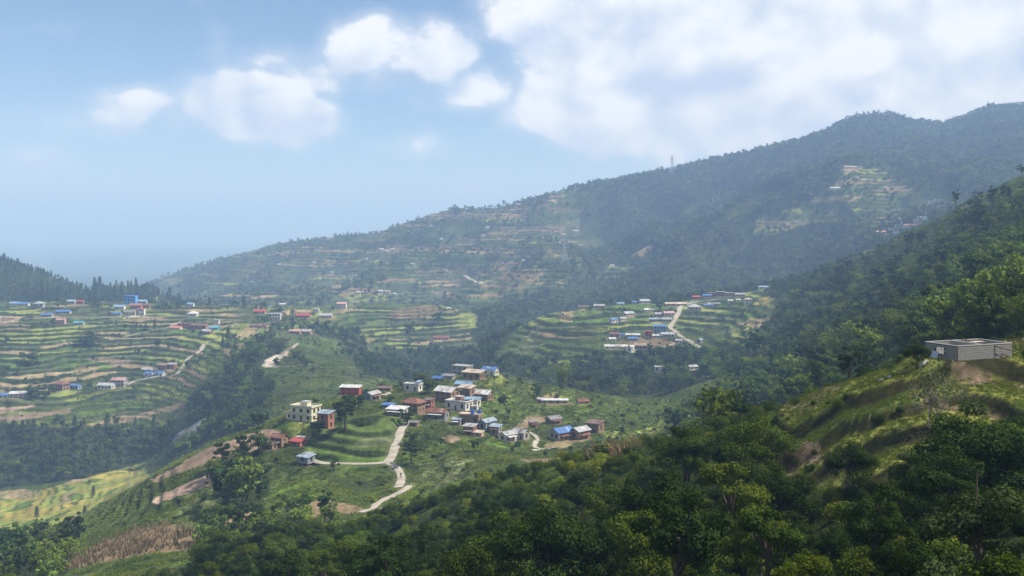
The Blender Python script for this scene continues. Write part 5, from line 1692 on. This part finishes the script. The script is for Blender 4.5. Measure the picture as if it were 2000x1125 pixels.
for i, t_ in enumerate(TR):
    if i in single: continue
    if not vis[i] and t_[1] > 260: continue
    bag.setdefault((t_[6], t_[4]), []).append(t_)
for (zn, kd), L_ in bag.items():
    nm, lab = WOODN[zn]
    A_ = np.array([(a[0], a[1], a[2] - .1) for a in L_])
    suffix = {'bamboo': ' with feathery bamboo', 'pine': ' with pines' if zn != 'pine' else ''}.get(kd, '')
    stuff(nm if kd not in ('bamboo',) else 'bamboo_thicket', lab + suffix, 'woods', A_, [a[3] for a in L_], rng.uniform(0, 6.28, len(L_)), [a[5] for a in L_], SRCC[kd])

# ---- bushes of the near slope: the largest singly, the rest as undergrowth
x, y, px = scatter(7000, 250, 2100, 32, 205)
nearok = sample(np.maximum(TREE, .34) * 1.0, x, y)
nearok *= np.where((px > 1480) & (y > 76) & (y < 125), .30 + 1.6 * sample(RISER, x, y), 1.0)
ok = rng.uniform(size=len(x)) < nearok
x, y = x[ok], y[ok]
k = thin(x, y, 1.15); x, y = x[k], y[k]
px = CX + F * x / y
bad = (px > 1780) & (px < 1990) & (y > 80) & (y < 104)
bad |= (px > 1500) & (y < 118) & (HY - (zat(x, y) + 1.6) * F / y < np.interp(px, LIMX, LIMY)) & (rng.uniform(size=len(x)) > .72)
for l in road_lines:
    if l[3][:, 1].min() < 320:
        for q in l[3]: bad |= ((x - q[0]) ** 2 + (y - q[1]) ** 2 < (l[2] * .5 + 1.2) ** 2)
x, y = x[~bad], y[~bad]; z = zat(x, y); px = CX + F * x / y
bs_ = rng.uniform(.55, 1.35, len(x)) * np.where((px > 1480) & (y > 76) & (y < 125), .5, 1.0) * np.where(y > 125, 1.15, 1.0); bk = rng.choice(5, len(x), p=[.32, .26, .18, .17, .07]); br = rng.uniform(0, 6.28, len(x))
bv = visible(x, y, z + 1.6 * bs_)
od = np.argsort(-(bs_ / y * bv))
sb = od[:230]
for i in sb:
    lab = ('big ' if bs_[i] > 1.15 and bk[i] < 2 else '') + KIND['bush'][bk[i]][4] + ' leafy bush ' + near_place(px[i], y[i])
    plant_tree('bush', bk[i], x[i], y[i], z[i], bs_[i], br[i], lab, lab, 'bush', 'bush')
rest = np.setdiff1d(np.arange(len(x)), sb)
stuff('undergrowth', 'tangled green undergrowth on the near slope', 'undergrowth', np.stack([x, y, z - .1], 1)[rest], bs_[rest], br[rest], bk[rest], SRCC['bush'])

# ---- hedges and scrub along terrace edges and slopes
x, y, px = scatter(85000, -80, 2080, 205, 1250)
fr = sample(RISER, x, y); fi_ = sample(FIELD, x, y)
ok = rng.uniform(size=len(x)) < np.where(fi_ > .5, .04 + .55 * fr, .75 * sstep(0.0, .35, sample(cn, x, y) + .5 * sample(tn, x, y))) * np.clip(y / 600, .55, 1.0)
x, y = x[ok], y[ok]
bad = np.zeros(len(x), bool)
for l in road_lines:
    for q in l[3][::2]: bad |= ((x - q[0]) ** 2 + (y - q[1]) ** 2 < (l[2] * .5 + 1.2) ** 2)
for q in hx: bad |= ((x - q[0]) ** 2 + (y - q[1]) ** 2 < (q[2] * .8) ** 2)
bad |= poly(RICE, CX + F * x / y, HY - zat(x, y) * F / y) & (y > 480)
x, y = x[~bad], y[~bad]; z = zat(x, y)
v_ = visible(x, y, z + 1.5); x, y, z = x[v_], y[v_], z[v_]
stuff('terrace_scrub', 'scrub and hedges along the terrace edges', 'scrub', np.stack([x, y, z - .1], 1), np.clip(rng.lognormal(-.6, .45, len(x)), .2, 1.7), rng.uniform(0, 6.28, len(x)), rng.choice(3, len(x), p=[.45, .2, .35]), SRCC['smallbush'])

# ---- standing crops and weeds that give the fields their grain (after the grass sources below)
# ---- grass on the near terraces, dry maize in the fields
def tuft(seed, n, hgt, spread, wid, mat, nm):
    rs = np.random.RandomState(seed)
    vs, fs, ti = [], [], []
    for k in range(n):
        th = rs.uniform(0, 6.283); b = rs.normal(size=2) * spread; hh = hgt * rs.uniform(.6, 1.2); ln = rs.uniform(.15, .6) * hh
        dx, dy = math.cos(th), math.sin(th); i = len(vs)
        vs += [(b[0] - dy * wid, b[1] + dx * wid, -.05), (b[0] + dy * wid, b[1] - dx * wid, -.05), (b[0] + dx * ln * .35, b[1] + dy * ln * .35, hh * .65), (b[0] + dx * ln, b[1] + dy * ln, hh)]
        fs += [(i, i + 1, i + 2), (i + 1, i + 3, i + 2)]; ti += [rs.uniform()] * 4
    me = bpy.data.meshes.new(nm); me.from_pydata(vs, [], fs); me.update()
    a = me.attributes.new('tint', 'FLOAT', 'POINT'); a.data.foreach_set('value', np.array(ti, np.float32))
    me.materials.append(mat)
    return me


gc = bpy.data.collections.new('source_grass')
for k in range(3): gc.objects.link(bpy.data.objects.new('source_grass_%02d' % k, tuft(70 + k, 22, .26, .20, .022, GRASS, 'grass_tuft')))
mc = bpy.data.collections.new('source_maize')
for k in range(3): mc.objects.link(bpy.data.objects.new('source_maize_%02d' % k, tuft(80 + k, 9, 1.9, .10, .07, STRAW, 'maize_stalk')))
x, y, px = scatter(60000, 900, 2080, 45, 160)
px_ = px
ok = (rng.uniform(size=len(x)) < np.where((px_ > 1400) & (y > 70), 1, .35) * (1 - .95 * sample(RISER, x, y))) & ~((px_ > 1812) & (px_ < 1960) & (y > 94) & (y < 101))
x, y = x[ok], y[ok]; z = zat(x, y); v_ = visible(x, y, z + .5); x, y, z = x[v_], y[v_], z[v_]
stuff('grass', 'rough green grass on the near terraces', 'grass', np.stack([x, y, z], 1), rng.uniform(.35, .8, len(x)), rng.uniform(0, 6.28, len(x)), rng.randint(0, 3, len(x)), gc)
def rowcrop(seed, n, mat):
    rs = np.random.RandomState(seed)
    pos = np.stack([rs.uniform(-.9, .9, n), rs.uniform(-.9, .9, n), np.abs(rs.normal(.28, .16, n))], 1)
    return leaf_mesh('crop_tuft', pos, rs.normal(size=(n, 3)) * .6 + (0, 0, .9), .42 * rs.uniform(.5, 1.4, n), rs.uniform(0, 1, n), mat, .5, rs)


cc_ = bpy.data.collections.new('source_crops')
for k, mt in enumerate((LEAF, LEAF_LIGHT, LEAF_YEL, GRASS, LEAF_GREY)): cc_.objects.link(bpy.data.objects.new('source_crops_%02d' % k, rowcrop(90 + k, 26, mt)))
x, y, px = scatter(250000, 150, 1420, 205, 860)
ok = (sample(TREE, x, y) < .5) & (rng.uniform(size=len(x)) < sstep(-.5, .25, sample(fbm_c, x, y)))
x, y = x[ok], y[ok]
colr_ = np.stack([sample(COLV[..., k], x, y) for k in range(3)], 1)
ok = (colr_[:, 1] > colr_[:, 0] * 1.05)
pyc = HY - zat(x, y) * F / y; pxc = CX + F * x / y
ok &= ~poly([(598,915),(596,855),(640,828),(700,812),(800,796),(800,835),(785,868),(764,905),(700,916)], pxc, pyc) & ~poly(RICE, pxc, pyc)
x, y = x[ok], y[ok]
z = zat(x, y); v_ = visible(x, y, z + .4); x, y, z = x[v_], y[v_], z[v_]
bad = np.zeros(len(x), bool)
for l in road_lines:
    if l[3][:, 1].min() < 660:
        for q in l[3][::2]: bad |= ((x - q[0]) ** 2 + (y - q[1]) ** 2 < (l[2] * .5 + .9) ** 2)
for q in hx: bad |= ((x - q[0]) ** 2 + (y - q[1]) ** 2 < (q[2] * .75) ** 2)
x, y, z = x[~bad], y[~bad], z[~bad]
pk_ = np.clip(np.floor((sample(fbm_d, x, y) * 1.3 + .5) * 5 + rng.normal(size=len(x)) * .8), 0, 4).astype(int)
stuff('field_crops', 'low crops and weeds growing in the village fields', 'crops', np.stack([x, y, z], 1), rng.uniform(.35, 1.0, len(x)), rng.uniform(0, 6.28, len(x)), pk_, cc_)
MZ = [([(200,1060),(260,1035),(330,1022),(400,1040),(380,1070),(270,1085),(150,1112),(110,1112)], 200, 330, 'brown dry maize field at the lower left', 260),
      ([(1150,900),(1190,882),(1250,862),(1272,874),(1220,900),(1160,915)], 125, 175, 'dry pale maize along the near crest', 380)]
for pts, d0, d1, lab, mx_ in MZ:
    a = np.array(pts)
    n = 24000 if d0 < 400 else 9000
    x, y, px = scatter(n, a[:, 0].min() - 8, a[:, 0].max() + 8, d0, d1)
    py = HY - zat(x, y) * F / y
    ok = poly(pts, px, py)
    x, y = x[ok][:mx_], y[ok][:mx_]
    if len(x) < 5: continue
    stuff('dry_maize', lab, 'maize', np.stack([x, y, zat(x, y)], 1), rng.uniform(.7, 1.15, len(x)), rng.uniform(0, 6.28, len(x)), rng.randint(0, 3, len(x)), mc)

# ---- bare and half bare trees
for (px, py, hp, d0, d1, seed, mt, lab) in [
        (460, 1122, 52, 150, 290, 3, TWIG, 'leafless purple brown tree at the lower left bottom'),
        (118, 1075, 60, 220, 400, 5, TWIG, 'thin leafless tree on the lower left spur'),
        (1830, 838, 140, 70, 100, 8, BARK_PALE, 'slender pale trunked half bare tree before the block building'),
        (1815, 836, 110, 70, 100, 9, BARK_PALE, 'thin pale stemmed sapling left of the slender half bare tree'),
        (1650, 985, 110, 50, 90, 12, TWIG, 'thin bare sapling in front of the bare earth bank')]:
    p = at(px, py, d0, d1)
    root = empty('bare_tree', p, 0, 1)
    tag(root, lab, 'tree', 'bare trees')
    hgt = hp * p[1] / F
    link('trunk', bare(seed, hgt, hgt * .3, mt), root)
    if mt is BARK_PALE:
        rs = np.random.RandomState(seed); n = 260
        pos = np.stack([rs.normal(size=n) * hgt * .13, rs.normal(size=n) * hgt * .13, hgt * rs.uniform(.35, 1.0, n)], 1)
        link('crown', leaf_mesh('crown', pos, rs.normal(size=(n, 3)) + (0, 0, .5), .28 * rs.uniform(.6, 1.3, n), rs.uniform(0, 1, n), LEAF_GREY, .6, rs), root)

# ================================================================ the unroofed block building
BLOCKM = painted((0.30, 0.285, 0.26), 0.95, 0.35, 2.5, 'concrete_block')
MORT = painted((0.07, 0.067, 0.06), 0.95, 0.3, 3.0, 'mortar')
ruin = empty('block_building', (RUIN[0], RUIN[1], RUIN_Z), RUIN_YAW)
tag(ruin, 'unfinished roofless grey block building on the near right terrace', 'building')
LX, LY, HR = 6.9, 3.9, 1.34
ch, bl = .21, .43
bmesh_ = MB().box(-.198, .198, -.09, .09, -.09, .09).mesh('block'); bmesh_.materials.append(BLOCKM)
hmesh_ = MB().box(-.095, .095, -.09, .09, -.095, .095).mesh('block'); hmesh_.materials.append(BLOCKM)


def block_wall(x0, y0, x1, y1, blocks, hole=None):
    L_ = math.hypot(x1 - x0, y1 - y0); an = math.atan2(y1 - y0, x1 - x0)
    ux, uy = math.cos(an), math.sin(an)
    wall = link('wall', MB().mesh('wall'), ruin)
    wall.location = (x0, y0, 0); wall.rotation_euler = (0, 0, an)
    mb = MB()
    spans = [(0.0, L_, -.6, HR)] if hole is None else [(0, hole[0], -.6, HR), (hole[1], L_, -.6, HR), (hole[0], hole[1], -.6, hole[2]), (hole[0], hole[1], hole[3], HR)]
    for (a, b, c, d) in spans: mb.box(a + (.09 if a == 0 else 0), b - (.09 if b == L_ else 0), -.075, .075, c, d)
    me = mb.mesh('wall'); wall.data = me; me.materials.append(MORT if blocks else BLOCKM)
    if blocks:
        for r_ in range(-2, 6):
            zc = .105 + r_ * ch + .02
            xx = .21 if r_ % 2 == 0 else 0.0
            while xx <= L_ + .01:
                half = xx < .05 or xx > L_ - .1
                xc = .1 if xx < .05 else (L_ - .1 if xx > L_ - .1 else xx)
                if not (hole and hole[0] - .15 < xc < hole[1] + .15 and hole[2] - .05 < zc < hole[3] + .05):
                    b = bpy.data.objects.new('block', hmesh_ if half else bmesh_)
                    COL.objects.link(b); b.parent = wall
                    b.location = (xc, rng.uniform(-.008, .008), zc); b.rotation_euler = (0, 0, rng.uniform(-.012, .012))
                xx += bl
    return wall


a, b = LX / 2, LY / 2
hole = (1.35, 2.35, .42, 1.12)
block_wall(-a, -b, a, -b, True)
wl = block_wall(-a, b, -a, -b, True, hole)
block_wall(a, -b, a, b, False)
block_wall(a, b, -a, b, False)
block_wall(-.2, -b + .1, -.2, b - .1, False)
bm_ = MB()
for (x0, x1, y0, y1) in [(-a - .1, a + .1, -b - .1, -b + .1), (-a - .1, a + .1, b - .1, b + .1), (-a - .1, -a + .1, -b + .103, b - .103), (a - .1, a + .1, -b + .103, b - .103), (-.3, -.1, -b + .103, b - .103)]:
    bm_.box(x0, x1, y0, y1, HR + .003, HR + .075)
bm_.build('tie_beam', painted((0.36, 0.345, 0.32), .9, .3, 1.5, 'cement'), ruin)
wf = MB()
for xx in (1.37, 1.68, 2.0, 2.30): wf.box(xx - .03, xx + .03, -.05, .05, .42, 1.12)
for zz_ in (.45, .88, 1.09): wf.box(1.40, 2.27, -.045, .045, zz_ - .03, zz_ + .03)
wfo = link('window_frame', wf.mesh('window_frame'), ruin, painted((0.62, 0.6, 0.56), .7, .2, 2.0, 'pale_frame'))
wfo.location = wl.location; wfo.rotation_euler = wl.rotation_euler
MB().box(-a + .1, -.303, -b + .1, b - .1, -.1, .03).build('floor_slab', CONC, ruin)


def ruin_pt(x, y, z):
    c, s = math.cos(RUIN_YAW), math.sin(RUIN_YAW)
    return (RUIN[0] + x * c - y * s, RUIN[1] + x * s + y * c, RUIN_Z + z)


o = MB().hexa([(-.42, -.02, 0), (.42, -.02, 0), (.42, 0, 0), (-.42, 0, 0)], [(-.42, .28, .62), (.42, .28, .62), (.42, .30, .62), (-.42, .30, .62)]).build('metal_sheet', sheet((0.55, 0.62, 0.72), .05))
o.location = ruin_pt(-a - .55, .45, .02); o.rotation_euler = (0, 0, RUIN_YAW - R(90))
tag(o, 'pale bluish metal sheet leaning under the block building window', 'sheet')
for k_, (p, q) in enumerate([((1.6, -b - .9, .1), (.4, b - .6, HR + .22)), ((2.3, -b - .7, .2), (1.0, b - .2, HR + .25)), ((.2, -b + .3, HR + .16), (3.2, -b - .9, .6))]):
    o = MB().bar((0, 0, 0), tuple(np.array(ruin_pt(*q)) - np.array(ruin_pt(*p))), .055, .045, 6).build('timber_pole', WOOD)
    o.location = ruin_pt(*p)
    tag(o, ['leftmost timber pole leaning over the block building wall', 'middle timber pole leaning over the block building wall', 'timber pole sloping down to the right off the block building'][k_], 'pole', 'timber poles on the block building')
o = MB().box(-.75, .75, -.3, .3, 0, .03).build('plank_panel', painted((0.40, 0.35, 0.28), .8, .4, 2.0, 'board'))
o.location = ruin_pt(-.1 + .9, -.3, HR + .10); o.rotation_euler = (R(2), 0, RUIN_YAW + R(6))
tag(o, 'pale boards laid across the top of the block building', 'boards')


def cloth(name, label, px, py, w_, h_, rz_, seed, d0, d1, col, cat):
    p = at(px, py, d0, d1)
    rs = np.random.RandomState(seed)
    vs, fs = [], []
    nx, ny = 10, 6
    for top_ in (1, 0):
        for j in range(ny):
            for i in range(nx):
                lx, ly = (i / (nx - 1) - .5) * w_, (j / (ny - 1) - .5) * h_
                gx_ = p[0] + lx * math.cos(rz_) - ly * math.sin(rz_); gy_ = p[1] + lx * math.sin(rz_) + ly * math.cos(rz_)
                zz_ = float(zat(np.array([gx_]), np.array([gy_]))[0]) + .07 + .06 * math.sin(i * 1.3 + seed) * math.cos(j * 1.7) + (.02 if top_ else 0)
                vs.append((gx_ - p[0], gy_ - p[1], zz_ - p[2]))
    n = nx * ny
    for j in range(ny - 1):
        for i in range(nx - 1):
            q = j * nx + i
            fs += [(q, q + 1, q + nx + 1, q + nx), (n + q + nx, n + q + nx + 1, n + q + 1, n + q)]
    me = bpy.data.meshes.new(name); me.from_pydata(vs, [], fs); me.update()
    o = link(name, me, None, painted(col, .6, .15, 2.0, 'plastic_sheet'))
    o.location = p
    return tag(o, label, cat)


cloth('plastic_sheet', 'white plastic sheet lying on the near grassy crest', 1728, 740, 1.2, .7, R(-15), 1, 85, 115, (0.5, 0.5, 0.5), 'sheet')
cloth('plastic_scrap', 'white scrap on the left tip of the near crest', 1533, 792, .35, .3, 0, 2, 85, 115, (0.75, 0.75, 0.73), 'scrap')
cloth('plastic_scrap', 'white scrap just right of the crest tip scrap', 1553, 797, .3, .3, 0, 3, 85, 115, (0.75, 0.75, 0.73), 'scrap')
cloth('white_tarpaulin', 'striped white sheets spread on the grass below the grey pair of houses', 1046, 879, 3.2, 2.2, 0.2, 4, 330, 450, (0.7, 0.66, 0.66), 'sheet')
cloth('white_tarpaulin', 'pale sheet on the ground left of the block building', 1803, 712, .9, .5, 0.2, 5, 85, 115, (0.68, 0.70, 0.73), 'sheet')

# ================================================================ tanks, poles, pylons, a walker
def lathe(prof, sides=14):
    vs, fs = [], []
    for (r_, z_) in prof:
        for k in range(sides):
            t = 6.28318 * k / sides
            vs.append((r_ * math.cos(t), r_ * math.sin(t), z_))
    for i in range(len(prof) - 1):
        for k in range(sides):
            j = (k + 1) % sides
            fs.append((i * sides + k, i * sides + j, (i + 1) * sides + j, (i + 1) * sides + k))
    fs.append(tuple(range(sides))[::-1]); fs.append(tuple((len(prof) - 1) * sides + k for k in range(sides)))
    me = bpy.data.meshes.new('lathe'); me.from_pydata(vs, [], fs); me.update()
    return me


def tank(loc, s, col, label):
    root = empty('water_tank', loc, 0, s)
    tag(root, label, 'water tank', 'plastic water tanks')
    link('body', lathe([(.5, 0), (.52, .1), (.5, .2), (.53, .3), (.5, .4), (.53, .5), (.5, .6), (.53, .7), (.5, .8), (.42, .95), (.2, 1.04)]), root, painted(col, .4, .1, 1.0, 'tank_plastic'))
    link('lid', lathe([(.2, 1.043), (.21, 1.1), (.17, 1.13)]), root, painted((.03, .03, .03), .5, .1, 1.0, 'black_plastic'))


for h in H:
    if 'water tanks' in h['label'] and 'carrying' in h['label']:
        c_, s_2 = math.cos(R(h['yaw'])), math.sin(R(h['yaw']))
        for k_, (a_, b_) in enumerate([(.12, -.1), (.40, .22)]):
            lx, ly = a_ * h['Lx'], b_ * h['By']
            hw_ = max(h['Ht'], 1.2)
            tank((h['pos'][0] + lx * c_ - ly * s_2, h['pos'][1] + lx * s_2 + ly * c_, h['pos'][2] + hw_ + .175), 1.5, (0.02, 0.10, 0.42), ['blue water tank, left one on the flat mud house roof', 'blue water tank, right one on the flat mud house roof'][k_])
p = at(811, 797, 380, 520)
tank((p[0], p[1], p[2] - .05), 1.6, (0.02, 0.30, 0.13), 'green water tank behind the dark red hipped roof')


def pole(px, py, hp, d0, d1, label):
    p = at(px, py, d0, d1); hh = hp * p[1] / F
    root = empty('utility_pole', p); tag(root, label, 'pole', 'utility poles')
    MB().bar((0, 0, -1), (0, 0, hh), .13, .09, 8).build('post', CONC if hp > 30 else WOOD, root)
    MB().box(-.7, .7, -.05, .05, hh * .93, hh * .93 + .1).build('cross_arm', WOOD, root)
    for xx in (-.6, 0, .6): MB().bar((xx, 0, hh * .93 + .1), (xx, 0, hh * .93 + .3), .05, .04, 6).build('insulator', painted((.5, .5, .5)), root)


pole(253, 952, 34, 320, 470, 'utility pole against the yellow rice fields')
pole(213, 715, 18, 780, 1000, 'utility pole beside the brown field on the left terraces')
pole(953, 751, 19, 450, 620, 'utility pole at the left end of the curved green field')
pole(1205, 832, 24, 380, 560, 'pale utility pole in the green fields right of the village')
pole(1452, 612, 18, 800, 1000, 'utility pole beside the tall cream house')
pole(338, 628, 14, 850, 1100, 'utility pole on the upper left terraces')

STEEL = painted((0.42, 0.44, 0.46), .6, .15, .3, 'galvanised_steel')


def pylon(px, py, hp, d0, d1, label):
    p = at(px, py, d0, d1); hh = hp * p[1] / F
    root = empty('power_pylon', (p[0], p[1], p[2] - .5), .35); tag(root, label, 'pylon', 'power pylons on the far ridge')
    b0, b1 = hh * .16, hh * .035; r_ = hh * .0048
    def ww(t): return b0 + (b1 - b0) * min(1, t / .62) if t < .62 else b1
    for sx in (-1, 1):
        for sy in (-1, 1):
            m_ = MB(); m_.bar((sx * b0, sy * b0, 0), (sx * b1, sy * b1, hh * .62), r_ * 1.3, r_).bar((sx * b1, sy * b1, hh * .62), (sx * b1 * .5, sy * b1 * .5, hh), r_, r_ * .8)
            m_.build('leg', STEEL, root)
    br_ = MB()
    lv = [0, .16, .3, .42, .52, .62, .7, .78, .86, .94]
    for i in range(len(lv) - 1):
        a0, a1 = ww(lv[i]), ww(lv[i + 1]); z0, z1 = lv[i] * hh, lv[i + 1] * hh
        cs0 = [(-a0, -a0), (a0, -a0), (a0, a0), (-a0, a0)]; cs1 = [(-a1, -a1), (a1, -a1), (a1, a1), (-a1, a1)]
        for k in range(4):
            j = (k + 1) % 4
            br_.bar((*cs0[k], z0), (*cs1[j], z1), r_ * .6).bar((*cs0[j], z0), (*cs1[k], z1), r_ * .6).bar((*cs1[k], z1), (*cs1[j], z1), r_ * .6)
    br_.build('bracing', STEEL, root)
    for t, ln in ((.66, .21), (.79, .18), (.92, .15)):
        m_ = MB()
        for sx in (-1, 1):
            for sy in (-1, 1):
                m_.bar((sx * b1, sy * b1, t * hh), (sx * ln * hh, 0, t * hh + .012 * hh), r_ * .7).bar((sx * b1, sy * b1, (t + .05) * hh), (sx * ln * hh, 0, t * hh + .012 * hh), r_ * .6)
            m_.bar((sx * ln * hh, 0, t * hh), (sx * ln * hh, 0, (t - .05) * hh), r_ * .7)
        m_.build('cross_arm', STEEL, root)


pylon(1313, 342, 40, 1900, 2400, 'lattice power pylon on the far skyline')
pylon(1102, 517, 52, 1290, 1900, 'lattice power pylon on the wooded lower slope of the far ridge')
pylon(1128, 462, 38, 1500, 2300, 'lattice power pylon halfway up the far ridge')

# walker on the road
p = at(783, 934, 255, 400)
me = bpy.data.meshes.new('person')
J = [(0, 0, .95), (0, 0, 1.2), (0, 0, 1.42), (0, 0, 1.52), (0, -.02, 1.66), (.19, 0, 1.40), (.25, .04, 1.14), (.24, -.06, .88), (-.19, 0, 1.40), (-.25, -.04, 1.14), (-.24, .10, .90),
     (.09, 0, .9), (.10, -.10, .5), (.10, -.02, .06), (.10, -.16, .03), (-.09, 0, .9), (-.10, .10, .5), (-.10, .22, .08), (-.10, .10, .03)]
EJ = [(0, 1), (1, 2), (2, 3), (3, 4), (2, 5), (5, 6), (6, 7), (2, 8), (8, 9), (9, 10), (0, 11), (11, 12), (12, 13), (13, 14), (0, 15), (15, 16), (16, 17), (17, 18)]
RJ = [.16, .15, .14, .06, .11, .075, .055, .04, .075, .055, .04, .10, .075, .05, .045, .10, .075, .05, .045]
me.from_pydata(J, EJ, []); me.update()
per = link('person', me, None, painted((0.05, 0.05, 0.07), .9, .2, 3.0, 'dark_clothes'))
sk = per.modifiers.new('skin', 'SKIN')
for i, v in enumerate(me.skin_vertices[0].data): v.radius = (RJ[i], RJ[i] * .85); v.use_root = (i == 0)
ss = per.modifiers.new('smooth', 'SUBSURF'); ss.levels = 1; ss.render_levels = 1
per.location = (p[0], p[1], p[2] + .12); per.rotation_euler = (0, 0, .4)
tag(per, 'person in dark clothes walking on the pale road bend', 'person')

# ---------------------------------------------------------------- the air
hz = MB().box(-36000, 36000, -300, 27000, float(Z.min()) - 1.5, max(345.0, float(Z[(D < 3500)].max()) + 25)).mesh('haze')
m, t, o = new_mat('haze')
pv = t.new('ShaderNodeVolumePrincipled')
pv.inputs['Color'].default_value = (0.39, 0.59, 0.97, 1)
pv.inputs['Absorption Color'].default_value = (0.25, 0.25, 0.25, 1)
pv.inputs['Density'].default_value = 0.000275
pv.inputs['Anisotropy'].default_value = 0.0
t.l.new(pv.outputs[0], o.inputs['Volume'])
haze = link('haze', hz, None, m)
tag(haze, 'blue summer haze filling the valley', 'haze', kind='stuff')
